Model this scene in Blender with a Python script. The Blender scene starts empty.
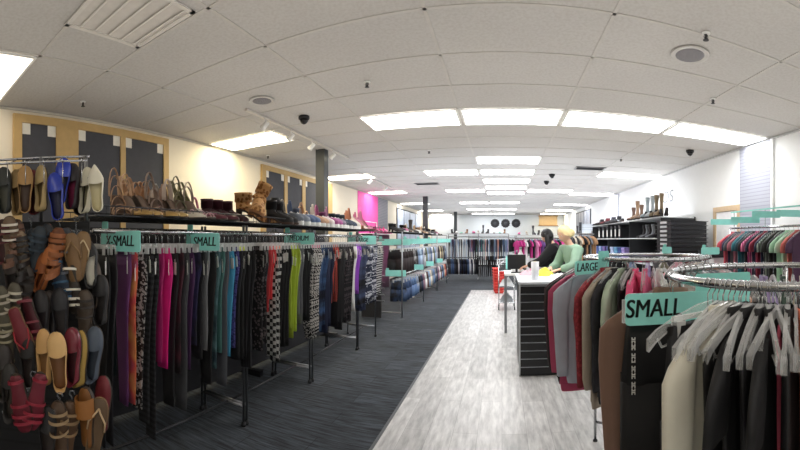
import bpy, bmesh, math, random
from mathutils import Vector, Matrix, Euler
random.seed(7)
PI = math.pi
sc = bpy.context.scene
COL = sc.collection
rnd = random.uniform

# ---------------------------------------------------------------- camera (the photo is a phone panorama: cylindrical)
XC, YH, F, EYE = 502.0, 240.0, 390.0, 1.5
cd = bpy.data.cameras.new('camera')
cam = bpy.data.objects.new('camera', cd)
COL.objects.link(cam)
cam.location = (0, 0, EYE)
cam.rotation_euler = (PI / 2, 0, 0)
cd.type = 'PANO'
cd.panorama_type = 'CENTRAL_CYLINDRICAL'
cd.central_cylindrical_range_u_min = -XC / F
cd.central_cylindrical_range_u_max = (800 - XC) / F
cd.central_cylindrical_range_v_min = (YH - 450) / F
cd.central_cylindrical_range_v_max = YH / F
cd.central_cylindrical_radius = 1.0
cd.clip_start = 0.05
cd.clip_end = 100
sc.camera = cam
sc.view_settings.view_transform = 'Standard'
sc.view_settings.exposure = 0.95

def th(px): return (px - XC) / F
def P(px, py, R):
    t = th(px)
    return Vector((R * math.sin(t), R * math.cos(t), EYE - (py - YH) * R / F))
def YX(px, X): return X / math.tan(th(px))
def XY(px, Y): return Y * math.tan(th(px))

# ---------------------------------------------------------------- materials
def lin(c):
    return tuple((v / 12.92 if v <= 0.04045 else ((v + 0.055) / 1.055) ** 2.4) for v in c)
def hexc(h):
    h = h.lstrip('#')
    if len(h) == 3: h = ''.join(q * 2 for q in h)
    return lin(tuple(int(h[i:i + 2], 16) / 255 for i in (0, 2, 4)))
MATS = {}
def newmat(name):
    m = bpy.data.materials.new(name)
    m.use_nodes = True
    nt = m.node_tree
    return m, nt, nt.nodes['Principled BSDF']
def mat(h, rough=0.7, metal=0.0, key=None):
    k = (h, rough, metal)
    if k in MATS: return MATS[k]
    m, nt, b = newmat('paint_' + h.strip('#'))
    c = hexc(h)
    # a small amount of tone variation, so that no surface is perfectly flat
    tc = nt.nodes.new('ShaderNodeTexCoord')
    n = nt.nodes.new('ShaderNodeTexNoise'); n.inputs['Scale'].default_value = 14; n.inputs['Detail'].default_value = 3
    r = nt.nodes.new('ShaderNodeMixRGB'); r.blend_type = 'MIX'
    lo_, hi_ = (0.97, 1.02) if rough in (0.8, 0.85) and h in ('#efe6d2', '#eceeee', '#dfe5ea') else (0.86, 1.12)
    r.inputs[1].default_value = (*[v * lo_ for v in c], 1); r.inputs[2].default_value = (*[min(1, v * hi_) for v in c], 1)
    nt.links.new(tc.outputs['Object'], n.inputs['Vector']); nt.links.new(n.outputs['Fac'], r.inputs[0])
    nt.links.new(r.outputs[0], b.inputs['Base Color'])
    b.inputs['Roughness'].default_value = rough
    b.inputs['Metallic'].default_value = metal
    MATS[k] = m
    return m
def pmat(pat, a, b_, scale=1.0, rough=0.8):
    """cloth with a printed pattern: floral / speckle / stripe / band / check / zigzag / galaxy"""
    k = (pat, a, b_, scale)
    if k in MATS: return MATS[k]
    m, nt, bs = newmat('cloth_' + pat)
    L = nt.links.new
    tc = nt.nodes.new('ShaderNodeTexCoord')
    mp = nt.nodes.new('ShaderNodeMapping'); mp.inputs['Scale'].default_value = (scale,) * 3
    L(tc.outputs['Object'], mp.inputs['Vector'])
    ramp = nt.nodes.new('ShaderNodeValToRGB'); ramp.color_ramp.interpolation = 'CONSTANT'
    e = ramp.color_ramp.elements
    e[0].color = (*hexc(a), 1); e[1].color = (*hexc(b_), 1); e[1].position = 0.5
    if pat == 'floral':
        t = nt.nodes.new('ShaderNodeTexVoronoi'); t.inputs['Scale'].default_value = 38
        L(mp.outputs[0], t.inputs['Vector']); L(t.outputs['Distance'], ramp.inputs[0]); e[1].position = 0.42
    elif pat == 'speckle':
        t = nt.nodes.new('ShaderNodeTexNoise'); t.inputs['Scale'].default_value = 55
        L(mp.outputs[0], t.inputs['Vector']); L(t.outputs['Fac'], ramp.inputs[0]); e[1].position = 0.52
    elif pat == 'galaxy':
        t = nt.nodes.new('ShaderNodeTexNoise'); t.inputs['Scale'].default_value = 9; t.inputs['Detail'].default_value = 6
        L(mp.outputs[0], t.inputs['Vector']); L(t.outputs['Fac'], ramp.inputs[0]); ramp.color_ramp.interpolation = 'LINEAR'
        e[0].position = 0.4; e[1].position = 0.62
    elif pat in ('stripe', 'band', 'zigzag'):
        t = nt.nodes.new('ShaderNodeTexWave'); t.wave_type = 'BANDS'
        t.bands_direction = 'X' if pat == 'stripe' else 'Z'
        t.inputs['Scale'].default_value = 14 if pat == 'stripe' else 9
        t.inputs['Distortion'].default_value = 9.0 if pat == 'zigzag' else 0.0
        t.inputs['Detail Scale'].default_value = 4
        L(mp.outputs[0], t.inputs['Vector']); L(t.outputs['Fac'], ramp.inputs[0])
    elif pat == 'check':
        t = nt.nodes.new('ShaderNodeTexChecker'); t.inputs['Scale'].default_value = 32
        L(mp.outputs[0], t.inputs['Vector']); L(t.outputs['Fac'], ramp.inputs[0])
    elif pat == 'tiedye':
        t = nt.nodes.new('ShaderNodeTexNoise'); t.inputs['Scale'].default_value = 5
        L(mp.outputs[0], t.inputs['Vector']); L(t.outputs['Fac'], ramp.inputs[0]); ramp.color_ramp.interpolation = 'LINEAR'
        e[0].position = 0.35; e[1].position = 0.65
        n = e.new(0.5); n.color = (*hexc('#d9564e'), 1)
    L(ramp.outputs[0], bs.inputs['Base Color'])
    bs.inputs['Roughness'].default_value = rough
    MATS[k] = m
    return m
def clear_plastic(name='clear_plastic', h='#e6e8ea', fac=0.5, rough=0.18):
    m = bpy.data.materials.new(name); m.use_nodes = True
    nt = m.node_tree; b = nt.nodes['Principled BSDF']; out = nt.nodes['Material Output']
    b.inputs['Base Color'].default_value = (*hexc(h), 1); b.inputs['Roughness'].default_value = rough
    tr = nt.nodes.new('ShaderNodeBsdfTransparent'); mx = nt.nodes.new('ShaderNodeMixShader')
    lw = nt.nodes.new('ShaderNodeLayerWeight'); lw.inputs['Blend'].default_value = 0.35
    mr = nt.nodes.new('ShaderNodeMapRange')
    mr.inputs['To Min'].default_value = fac * 0.45; mr.inputs['To Max'].default_value = min(1, fac * 1.7)
    nt.links.new(lw.outputs['Facing'], mr.inputs['Value'])
    nt.links.new(mr.outputs[0], mx.inputs[0])
    nt.links.new(tr.outputs[0], mx.inputs[1]); nt.links.new(b.outputs[0], mx.inputs[2]); nt.links.new(mx.outputs[0], out.inputs['Surface'])
    return m
def emit(name, h, s):
    m = bpy.data.materials.new(name); m.use_nodes = True
    nt = m.node_tree; b = nt.nodes['Principled BSDF']
    b.inputs['Base Color'].default_value = (0.9, 0.9, 0.9, 1)
    b.inputs['Emission Color'].default_value = (*hexc(h), 1); b.inputs['Emission Strength'].default_value = s
    return m
CLEAR = clear_plastic('clear_plastic', '#f6f8f9', 0.36, 0.12)
CHROME = mat('#c9cbcd', 0.18, 1.0)
STEEL = mat('#9a9ca0', 0.35, 0.9)
DARKMETAL = mat('#3a3b3e', 0.4, 0.7)
BLACK = mat('#17171a', 0.6)
WHITE = mat('#efefec', 0.6)
TEAL = mat('#9fefe6', 0.55)
INK = mat('#13201f', 0.6)
TAGM = mat('#f2f0ea', 0.7)

# ---------------------------------------------------------------- mesh builder
class MB:
    def __init__(s): s.v = []; s.f = []
    def add(s, vs, fs):
        b = len(s.v); s.v += [tuple(v) for v in vs]; s.f += [tuple(i + b for i in f) for f in fs]; return s
    def box(s, c, d, rot=None):
        x, y, z = d[0] / 2, d[1] / 2, d[2] / 2
        vs = [Vector((a, b, e)) for a in (-x, x) for b in (-y, y) for e in (-z, z)]
        if rot is not None: vs = [rot @ v for v in vs]
        return s.add([v + Vector(c) for v in vs], [(0, 1, 3, 2), (4, 6, 7, 5), (0, 4, 5, 1), (2, 3, 7, 6), (0, 2, 6, 4), (1, 5, 7, 3)])
    def b2(s, lo, hi): return s.box([(a + b) / 2 for a, b in zip(lo, hi)], [abs(b - a) for a, b in zip(lo, hi)])
    def loft(s, rings, cap=True, closed=True):
        n = len(rings[0]); b = len(s.v)
        for r in rings: s.v += [tuple(p) for p in r]
        for i in range(len(rings) - 1):
            for j in range(n if closed else n - 1):
                k = (j + 1) % n
                s.f.append((b + i * n + j, b + i * n + k, b + (i + 1) * n + k, b + (i + 1) * n + j))
        if cap and closed:
            s.f.append(tuple(b + j for j in range(n))[::-1]); s.f.append(tuple(b + (len(rings) - 1) * n + j for j in range(n)))
        return s
    def tube(s, pts, r, n=6, closed=False, cap=True):
        pts = [Vector(p) for p in pts]; N = len(pts)
        rs = r if isinstance(r, (list, tuple)) else [r] * N
        rings = []; up = None
        for i, p in enumerate(pts):
            if closed: t = pts[(i + 1) % N] - pts[i - 1]
            else: t = pts[min(i + 1, N - 1)] - pts[max(i - 1, 0)]
            t.normalize()
            if up is None: up = Vector((0, 0, 1)) if abs(t.z) < 0.9 else Vector((1, 0, 0))
            a = up - t * up.dot(t)
            if a.length < 1e-5: a = t.orthogonal()
            a.normalize(); c = t.cross(a); up = a
            rings.append([p + (a * math.cos(q) + c * math.sin(q)) * rs[i] for q in [2 * PI * k / n for k in range(n)]])
        if closed:
            rings.append(rings[0]); return s.loft(rings, cap=False)
        return s.loft(rings, cap=cap)
    def lathe(s, prof, n=16, c=(0, 0, 0)):
        c = Vector(c)
        return s.loft([[c + Vector((r * math.cos(2 * PI * k / n), r * math.sin(2 * PI * k / n), z)) for k in range(n)] for r, z in prof])
    def prism(s, poly, axis, a, b):
        """poly in the other two axes, extruded a..b along axis (0,1,2)"""
        def mk(p, t):
            q = list(p); q.insert(axis, t); return q
        return s.loft([[mk(p, a) for p in poly], [mk(p, b) for p in poly]])
    def mesh(s, name, m=None, smooth=False):
        me = bpy.data.meshes.new(name); me.from_pydata(s.v, [], s.f); me.update()
        bm = bmesh.new(); bm.from_mesh(me); bmesh.ops.recalc_face_normals(bm, faces=bm.faces); bm.to_mesh(me); bm.free()
        if m is not None: me.materials.append(m)
        if smooth: me.polygons.foreach_set('use_smooth', [True] * len(me.polygons))
        return me
    def build(s, name, m, parent=None, smooth=False, bevel=0):
        return obj(name, s.mesh(name, m, smooth), parent, bevel=bevel)
def obj(name, me, parent=None, m=None, bevel=0):
    o = bpy.data.objects.new(name, me); COL.objects.link(o)
    if parent is not None: o.parent = parent
    if m is not None and me.materials:
        o.material_slots[0].link = 'OBJECT'; o.material_slots[0].material = m
    if bevel:
        b = o.modifiers.new('edge', 'BEVEL'); b.width = bevel; b.segments = 2; b.limit_method = 'ANGLE'
    return o
def tag(o, label, cat, group=None, kind=None):
    o['label'] = label; o['category'] = cat
    if group: o['group'] = group
    if kind: o['kind'] = kind
    return o
def thing(name, label, cat, loc=(0, 0, 0), rz=0, group=None):
    o = bpy.data.objects.new(name, None); COL.objects.link(o); o.empty_display_size = 0.05
    o.location = loc; o.rotation_euler = (0, 0, rz)
    return tag(o, label, cat, group)
def struct(name, mb, m):
    o = mb.build(name, m); o['kind'] = 'structure'; return o
def text_part(body, size, m, parent, loc, rot, name='lettering', sx=1.0, bold=0.006, shear=0.12):
    c = bpy.data.curves.new(name, 'FONT'); c.body = body; c.size = 1.0; c.align_x = 'CENTER'; c.align_y = 'CENTER'
    c.extrude = 0.0008 / size; c.shear = shear; c.materials.append(m)
    tmp = bpy.data.objects.new('text_tmp', c); COL.objects.link(tmp)
    me = bpy.data.meshes.new_from_object(tmp.evaluated_get(bpy.context.evaluated_depsgraph_get()))
    bpy.data.objects.remove(tmp)
    bm = bmesh.new()
    for dx in ((0,) if bold == 0 else (-0.022, -0.011, 0, 0.011, 0.022)):
        bm.from_mesh(me); bm.verts.ensure_lookup_table()
        for v in bm.verts[-len(me.vertices):]: v.co.x += dx
    bm.to_mesh(me); bm.free(); me.materials.clear(); me.materials.append(m)
    o = bpy.data.objects.new(name, me); COL.objects.link(o); o.parent = parent
    o.location = loc; o.rotation_euler = rot; o.scale = (sx * size, size, size)
    return o
def ordw(n):
    w = ['first', 'second', 'third', 'fourth', 'fifth', 'sixth', 'seventh', 'eighth', 'ninth', 'tenth', 'eleventh', 'twelfth',
         'thirteenth', 'fourteenth', 'fifteenth', 'sixteenth', 'seventeenth', 'eighteenth', 'nineteenth', 'twentieth']
    return w[n] if n < len(w) else f'{n + 1}th'

# ---------------------------------------------------------------- room
XL, XR, YB, YF, H = -4.0, 3.47, 22.0, -2.6, 2.93
GX = [-4.0, -2.8, -1.64, -0.475, 0.70, 2.05, 3.47]
def GYn(n): return 4.19 + 0.61 * n

def carpet_mat():
    m, nt, b = newmat('carpet'); L = nt.links.new
    tc = nt.nodes.new('ShaderNodeTexCoord')
    mp = nt.nodes.new('ShaderNodeMapping'); mp.inputs['Scale'].default_value = (2.2, 26, 1)
    n = nt.nodes.new('ShaderNodeTexNoise'); n.inputs['Scale'].default_value = 1.6; n.inputs['Detail'].default_value = 5; n.inputs['Roughness'].default_value = 0.65
    br = nt.nodes.new('ShaderNodeTexBrick'); br.inputs['Scale'].default_value = 1.0
    br.inputs['Brick Width'].default_value = 0.9; br.inputs['Row Height'].default_value = 0.24; br.inputs['Mortar Size'].default_value = 0.004
    br.inputs['Color1'].default_value = (0.75, 0.75, 0.75, 1); br.inputs['Color2'].default_value = (1.15, 1.15, 1.15, 1); br.inputs['Mortar'].default_value = (0.5, 0.5, 0.5, 1)
    r = nt.nodes.new('ShaderNodeValToRGB'); e = r.color_ramp.elements
    e[0].position = 0.36; e[0].color = (*hexc('#1a1d21'), 1); e[1].position = 0.72; e[1].color = (*hexc('#50575f'), 1)
    f = nt.nodes.new('ShaderNodeTexNoise'); f.inputs['Scale'].default_value = 160
    mu = nt.nodes.new('ShaderNodeMixRGB'); mu.blend_type = 'MULTIPLY'; mu.inputs[0].default_value = 1
    mu2 = nt.nodes.new('ShaderNodeMixRGB'); mu2.blend_type = 'OVERLAY'; mu2.inputs[0].default_value = 0.4
    L(tc.outputs['Object'], mp.inputs[0]); L(mp.outputs[0], n.inputs['Vector']); L(n.outputs['Fac'], r.inputs[0])
    L(tc.outputs['Object'], br.inputs['Vector']); L(tc.outputs['Object'], f.inputs['Vector'])
    L(r.outputs[0], mu.inputs[1]); L(br.outputs['Color'], mu.inputs[2]); L(mu.outputs[0], mu2.inputs[1]); L(f.outputs['Fac'], mu2.inputs[2])
    L(mu2.outputs[0], b.inputs['Base Color']); b.inputs['Roughness'].default_value = 0.95
    return m
def plank_mat():
    m, nt, b = newmat('grey_wood_planks'); L = nt.links.new
    tc = nt.nodes.new('ShaderNodeTexCoord')
    ro = nt.nodes.new('ShaderNodeMapping'); ro.inputs['Rotation'].default_value = (0, 0, PI / 2)
    br = nt.nodes.new('ShaderNodeTexBrick'); br.inputs['Scale'].default_value = 1
    br.inputs['Brick Width'].default_value = 1.2; br.inputs['Row Height'].default_value = 0.19; br.inputs['Mortar Size'].default_value = 0.002
    br.inputs['Color1'].default_value = (0.80, 0.80, 0.80, 1); br.inputs['Color2'].default_value = (1.05, 1.05, 1.05, 1); br.inputs['Mortar'].default_value = (0.62, 0.62, 0.62, 1)
    mp = nt.nodes.new('ShaderNodeMapping'); mp.inputs['Scale'].default_value = (9, 1.6, 1)
    n = nt.nodes.new('ShaderNodeTexNoise'); n.inputs['Scale'].default_value = 2.4; n.inputs['Detail'].default_value = 7; n.inputs['Roughness'].default_value = 0.6
    r = nt.nodes.new('ShaderNodeValToRGB'); e = r.color_ramp.elements
    e[0].position = 0.32; e[0].color = (*hexc('#a09f9f'), 1); e[1].position = 0.68; e[1].color = (*hexc('#d6d5d3'), 1)
    mu = nt.nodes.new('ShaderNodeMixRGB'); mu.blend_type = 'MULTIPLY'; mu.inputs[0].default_value = 1
    L(tc.outputs['Object'], ro.inputs[0]); L(ro.outputs[0], br.inputs['Vector'])
    L(tc.outputs['Object'], mp.inputs[0]); L(mp.outputs[0], n.inputs['Vector']); L(n.outputs['Fac'], r.inputs[0])
    L(r.outputs[0], mu.inputs[1]); L(br.outputs['Color'], mu.inputs[2]); L(mu.outputs[0], b.inputs['Base Color'])
    b.inputs['Roughness'].default_value = 0.38
    return m
def tile_mat():
    m, nt, b = newmat('ceiling_tile'); L = nt.links.new
    tc = nt.nodes.new('ShaderNodeTexCoord')
    n = nt.nodes.new('ShaderNodeTexNoise'); n.inputs['Scale'].default_value = 45; n.inputs['Detail'].default_value = 4
    n2 = nt.nodes.new('ShaderNodeTexNoise'); n2.inputs['Scale'].default_value = 0.7
    r = nt.nodes.new('ShaderNodeValToRGB'); e = r.color_ramp.elements
    e[0].position = 0.35; e[0].color = (*hexc('#c9c6c2'), 1); e[1].position = 0.6; e[1].color = (*hexc('#d2d0cd'), 1)
    mx = nt.nodes.new('ShaderNodeMixRGB'); mx.blend_type = 'MULTIPLY'; mx.inputs[0].default_value = 0.25
    L(tc.outputs['Object'], n.inputs['Vector']); L(tc.outputs['Object'], n2.inputs['Vector']); L(n.outputs['Fac'], r.inputs[0])
    L(r.outputs[0], mx.inputs[1]); L(n2.outputs['Fac'], mx.inputs[2]); L(mx.outputs[0], b.inputs['Base Color'])
    b.inputs['Roughness'].default_value = 0.95
    return m
def slat_mat(h, dark, period):
    m, nt, b = newmat('slatwall'); L = nt.links.new
    tc = nt.nodes.new('ShaderNodeTexCoord')
    w = nt.nodes.new('ShaderNodeTexWave'); w.wave_type = 'BANDS'; w.bands_direction = 'Z'; w.inputs['Scale'].default_value = period
    r = nt.nodes.new('ShaderNodeValToRGB'); e = r.color_ramp.elements
    e[0].position = 0.06; e[0].color = (*hexc(dark), 1); e[1].position = 0.16; e[1].color = (*hexc(h), 1)
    L(tc.outputs['Object'], w.inputs['Vector']); L(w.outputs['Fac'], r.inputs[0]); L(r.outputs[0], b.inputs['Base Color'])
    b.inputs['Roughness'].default_value = 0.6
    return m
WALLL = mat('#efe6d2', 0.85); WALLR = mat('#eceeee', 0.8); WALLB = mat('#dfe5ea', 0.85)
struct('floor', MB().b2((XL, YF, -0.1), (XR, YB, 0)), carpet_mat())
struct('floor_planks', MB().b2((-0.905, YF, 0.0005), (XR, 11.6, 0.006)), plank_mat())
struct('trim_floor', MB().b2((-0.93, YF, 0.0005), (-0.905, 11.6, 0.009)).b2((-0.93, 11.6, 0.0005), (XR, 11.63, 0.009)), mat('#57595c', 0.5))
struct('ceiling', MB().b2((XL, YF, H), (XR, YB, H + 0.1)), tile_mat())
g = MB()
for x in GX[1:-1]: g.b2((x - 0.012, YF, H - 0.005), (x + 0.012, YB, H))
k = -11
while GYn(k) < YB:
    y = GYn(k)
    if y > YF: g.b2((XL, y - 0.012, H - 0.005), (XR, y + 0.012, H))
    k += 1
struct('ceiling_grid', g, mat('#c4c1bc', 0.6))
struct('wall_left', MB().b2((XL - 0.1, YF, 0), (XL, YB, H)), WALLL)
struct('wall_right', MB().b2((XR, YF, 0), (XR + 0.1, YB, H)), WALLR)
struct('wall_back', MB().b2((XL, YB, 0), (XR, YB + 0.1, H)), WALLB)
struct('wall_front', MB().b2((XL, YF - 0.1, 0), (XR, YF, H)), WALLR)
struct('trim_left', MB().b2((XL, YF, H - 0.03), (XL + 0.02, YB, H - 0.005)), mat('#c2bdb0'))
struct('trim_right', MB().b2((XR - 0.02, YF, H - 0.03), (XR, YB, H - 0.005)), mat('#c9cbcc'))
struct('baseboard_left', MB().b2((XL, YF, 0), (XL + 0.012, YB, 0.1)), BLACK)
struct('baseboard_right', MB().b2((XR - 0.012, YF, 0), (XR, YB, 0.1)), BLACK)
struct('baseboard_back', MB().b2((XL, YB - 0.012, 0), (XR, YB, 0.1)), BLACK)
struct('wall_left_pink', MB().b2((XL, 10.3, 0.1), (XL + 0.015, 12.1, H - 0.03)), mat('#ee5aae', 0.7))
struct('wall_left_slats', MB().b2((XL, 12.1, 0.1), (XL + 0.02, 13.2, H - 0.03)), slat_mat('#8f8f97', '#5f5f66', 6))
struct('wall_right_slats', MB().b2((XR - 0.03, 4.17, 0.9), (XR, 4.93, H - 0.03)), slat_mat('#a9acb8', '#9598a6', 6))
struct('trim_3', MB().b2((XR - 0.04, 4.13, 0.9), (XR, 4.17, H - 0.03)), mat('#f2f3f3', 0.5))
struct('wall_right_slats.001', MB().b2((XR - 0.03, 11.2, 0.9), (XR, 12.2, H - 0.03)), slat_mat('#b9bdc8', '#9799a8', 6))
for px, Y in ((322, 5.55), (425.5, 12.6), (455.5, 19.7)):
    x = XY(px, Y)
    struct('column_1' if Y < 6 else 'column_2' if Y < 15 else 'column_3',
           MB().b2((x - 0.075, Y - 0.075, 0), (x + 0.075, Y + 0.075, H)), mat('#383c3f', 0.5))
# frosted windows far along both side walls
def side_window(n, X, s, y0, y1, z0, z1, cols, pane):
    o = struct(f'window_{n}', MB().b2((X, y0, z0), (X + s * 0.03, y1, z1)), mat('#4e4f52'))
    w = (y1 - y0) / cols
    for i in range(cols):
        p = MB().b2((X + s * 0.031, y0 + i * w + 0.05, z0 + 0.05), (X + s * 0.036, y0 + (i + 1) * w - 0.05, z1 - 0.05)).build('pane', pane, o)
PANE = mat('#b7c4da', 0.25)
side_window(1, XL, 1, 14.4, 18.6, 1.0, 2.75, 4, PANE)
side_window(2, XR, -1, 14.9, 18.0, 1.3, 2.75, 5, mat('#8f94a0', 0.4))

# ---------------------------------------------------------------- ceiling lights
LM = {}
def light_mat(h, s):
    if (h, s) not in LM: LM[(h, s)] = emit('light_panel', h, s)
    return LM[(h, s)]
COLN = ['along the left wall', 'in the second column from the left wall', 'left of the central column', 'in the central column', 'right of the central column', 'along the right wall']
S0 = 6.4
lights = [(0, -6, '#fff0d8', 1.6), (0, 0, '#fff0cc', 9.0), (0, 6, '#fff4e0', S0), (0, 11, '#fff8ee', S0), (0, 17, '#fff8f0', S0), (0, 23, '#fff8f0', S0), (0, 28, '#fff8f0', S0),
          (2, 0, '#fffaf2', S0), (3, 0, '#ffffff', S0), (4, 0, '#ffffff', S0), (5, 0, '#ffffff', S0),
          (3, 4, '#ffffff', S0), (3, 6, '#ffffff', S0), (2, 6, '#ffffff', S0), (3, 8, '#ffffff', S0), (3, 10, '#ffffff', S0), (3, 12, '#ffffff', S0), (2, 11, '#ffffff', S0),
          (4, 11, '#ffffff', S0), (5, 12, '#ffffff', S0), (5, 6, '#ffffff', S0),
          (2, 17, '#ffffff', S0), (3, 17, '#ffffff', S0), (2, 22, '#ffffff', S0), (3, 22, '#ffffff', S0), (2, 27, '#ffffff', S0), (3, 27, '#ffffff', S0),
          (5, 18, '#ffffff', S0), (5, 23, '#fff4dc', S0), (5, 27, '#fff0d0', S0),
          (3, -9, '#fff6ea', 2.2), (4, -9, '#fff6ea', 2.2), (5, -6, '#ffffff', 3.4), (5, -9, '#ffffff', 2.2), (2, -9, '#fff2dc', 1.8)]
percol = {}
for c, n, h, s in sorted(lights, key=lambda t: (t[0], t[1])):
    i = percol.get(c, 0); percol[c] = i + 1
    x0, x1, y0, y1 = GX[c] + 0.02, GX[c + 1] - 0.02, GYn(n) + 0.02, GYn(n + 1) - 0.02
    if c == 0: x0 += 0.05
    if c == 5: x1 -= 0.03
    cx, cy = (x0 + x1) / 2, (y0 + y1) / 2
    t = thing('ceiling_light', f'flat white fluorescent ceiling panel {COLN[c]}, {ordw(i)} from the camera end', 'ceiling light', (cx, cy, H - 0.006), 0, 'fluorescent ceiling panels')
    w, d = (x1 - x0) / 2, (y1 - y0) / 2
    MB().b2((-w, -d, -0.012), (w, -d + 0.02, 0)).b2((-w, d - 0.02, -0.012), (w, d, 0)).b2((-w, -d + 0.02, -0.012), (-w + 0.02, d - 0.02, 0)).b2((w - 0.02, -d + 0.02, -0.012), (w, d - 0.02, 0)).build('frame', WHITE, t)
    MB().b2((-w + 0.021, -d + 0.021, -0.009), (w - 0.021, d - 0.021, -0.004)).build('diffuser', light_mat(h, s), t)
# ---------------------------------------------------------------- ceiling fixtures
def on_ceiling(px, py):
    R = F * (H - EYE) / (YH - py); t = th(px)
    return (R * math.sin(t), R * math.cos(t), H - 0.006)
for px, py, r, lab in ((262, 100, 0.13, 'round white ceiling speaker grille to the left of the aisle'), (690, 54, 0.15, 'round grey ceiling speaker grille above the right-hand racks')):
    t = thing('ceiling_speaker', lab, 'speaker', on_ceiling(px, py))
    MB().lathe([(r, 0), (r, -0.006), (r * 0.93, -0.010), (r * 0.9, -0.006)], 32).build('rim', mat('#c8c6c2', 0.5), t, True)
    MB().lathe([(r * 0.895, -0.003), (r * 0.6, -0.009), (0.01, -0.011)], 32).build('grille', pmat('speckle', '#77757a', '#8f8d90', 4), t, True)
for px, py, lab in ((304, 116, 'black dome security camera nearest the track lights'), (690, 150, 'black dome security camera in front of the right wall'),
                    (552, 174, 'nearer of two black dome cameras over the counter'), (546.5, 181, 'farther of two black dome cameras over the counter')):
    t = thing('dome_camera', lab, 'security camera', on_ceiling(px, py), 0, 'ceiling dome cameras')
    MB().lathe([(0.062, 0), (0.066, -0.02), (0.06, -0.035)], 20).build('housing', BLACK, t, True)
    MB().lathe([(0.05, -0.0355), (0.045, -0.06), (0.03, -0.08), (0.008, -0.09)], 20).build('dome', mat('#0d0d10', 0.1), t, True)
for px, py, lab in ((83, 101, 'small ceiling sprinkler head above the shoe display'), (367, 81, 'small ceiling sprinkler head left of the central lights'),
                    (713, 98, 'dark ceiling sprinkler head near the right wall'), (706, 32, 'dark sprinkler head close to the round grey speaker'), (268, 155, 'small sprinkler head above the left wall panel light'),
                    (429, 150, 'small sprinkler head just past the front row of light panels'), (621, 158, 'sprinkler head past the front row of lights on the right')):
    t = thing('sprinkler_head', lab, 'sprinkler', on_ceiling(px, py), 0, 'ceiling sprinkler heads')
    MB().lathe([(0.03, 0), (0.03, -0.006), (0.012, -0.01)], 14).build('flange', WHITE, t, True)
    MB().tube([(0, 0, -0.0105), (0, 0, -0.045)], 0.008, 8).tube([(-0.012, 0, -0.012), (-0.016, 0, -0.03), (0, 0, -0.046)], 0.003, 5).tube([(0.012, 0, -0.012), (0.016, 0, -0.03), (0, 0, -0.046)], 0.003, 5).lathe([(0.02, -0.047), (0.022, -0.05), (0.01, -0.052)], 12).build('nozzle', DARKMETAL, t)
for px, py, w, d, lab in ((128, 14, 0.6, 0.6, 'square slotted air diffuser in the ceiling above the shoe display'), (590, 168, 0.6, 0.3, 'dark slotted air vent in the ceiling right of the central lights'),
                          (427, 183.5, 0.6, 0.3, 'dark slotted air vent in the ceiling left of the central lights')):
    t = thing('ceiling_vent', lab, 'air vent', on_ceiling(px, py))
    w /= 2; d /= 2
    big = px < 200
    MB().b2((-w, -d, -0.01), (w, -d + 0.03, 0)).b2((-w, d - 0.03, -0.01), (w, d, 0)).b2((-w, -d, -0.01), (-w + 0.03, d, 0)).b2((w - 0.03, -d, -0.01), (w, d, 0)).build('frame', mat('#d6d3cd' if big else '#8d8d8d', 0.5), t)
    MB().b2((-w + 0.03, -d + 0.03, -0.002), (w - 0.03, d - 0.03, 0)).build('duct_opening', mat('#d0ccc6' if big else '#2c2d30', 0.8), t)
    s = MB(); n = 5 if big else 4
    for i in range(n):
        y = -d + 0.03 + (i + 0.7) * (2 * d - 0.06) / n
        s.box((0, y, -0.008), (2 * w - 0.07, 0.022, 0.002), Matrix.Rotation(0.35, 3, 'X'))
    s.build('louvre', mat('#d8d5cf' if big else '#6c6d70', 0.5), t)
# track lighting, left of the aisle
tk = thing('track_light', 'white ceiling track with four small spot heads left of the aisle', 'track light', (-2.58, 0, H - 0.006))
MB().b2((-0.018, 3.35, -0.022), (0.018, 6.2, 0)).build('rail', mat('#cfcbc4', 0.4), tk)
SPOT = emit('spot_lens', '#fff2d0', 6)
def spot_head(parent, x, y, z, toward):
    d = Vector(toward).normalized(); q = d.to_track_quat('Z', 'Y').to_matrix()
    m = MB().tube([(x, y, z), (x, y, z - 0.06)], 0.008, 8)
    m.build('stem', WHITE, parent)
    c = Vector((x, y, z - 0.075))
    prof = [(0.018, -0.05), (0.028, -0.045), (0.03, 0.02), (0.042, 0.055), (0.038, 0.055), (0.026, 0.02)]
    rings = [[c + q @ Vector((r * math.cos(a), r * math.sin(a), h)) for a in [2 * PI * k / 14 for k in range(14)]] for r, h in prof]
    h = MB().loft(rings).build('spot_head', WHITE, parent, True)
    MB().loft([[c + q @ Vector((r * math.cos(a), r * math.sin(a), hh)) for a in [2 * PI * k / 14 for k in range(14)]] for r, hh in ((0.03, 0.045), (0.005, 0.046))]).build('lens', SPOT, h)
for px in (265, 291, 312, 333):
    y = YX(px, -2.58)
    spot_head(tk, 0, y, -0.022, (-0.75, 0.05, -0.6))
tk2 = thing('track_light', 'white ceiling track with two spot heads farther back by the left wall', 'track light', (-2.95, 0, H - 0.006))
MB().b2((-0.018, 7.6, -0.022), (0.018, 10.2, 0)).build('rail', mat('#cfcbc4', 0.4), tk2)
for y in (8.4, 9.6): spot_head(tk2, 0, y, -0.022, (-0.75, 0.05, -0.6))

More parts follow.
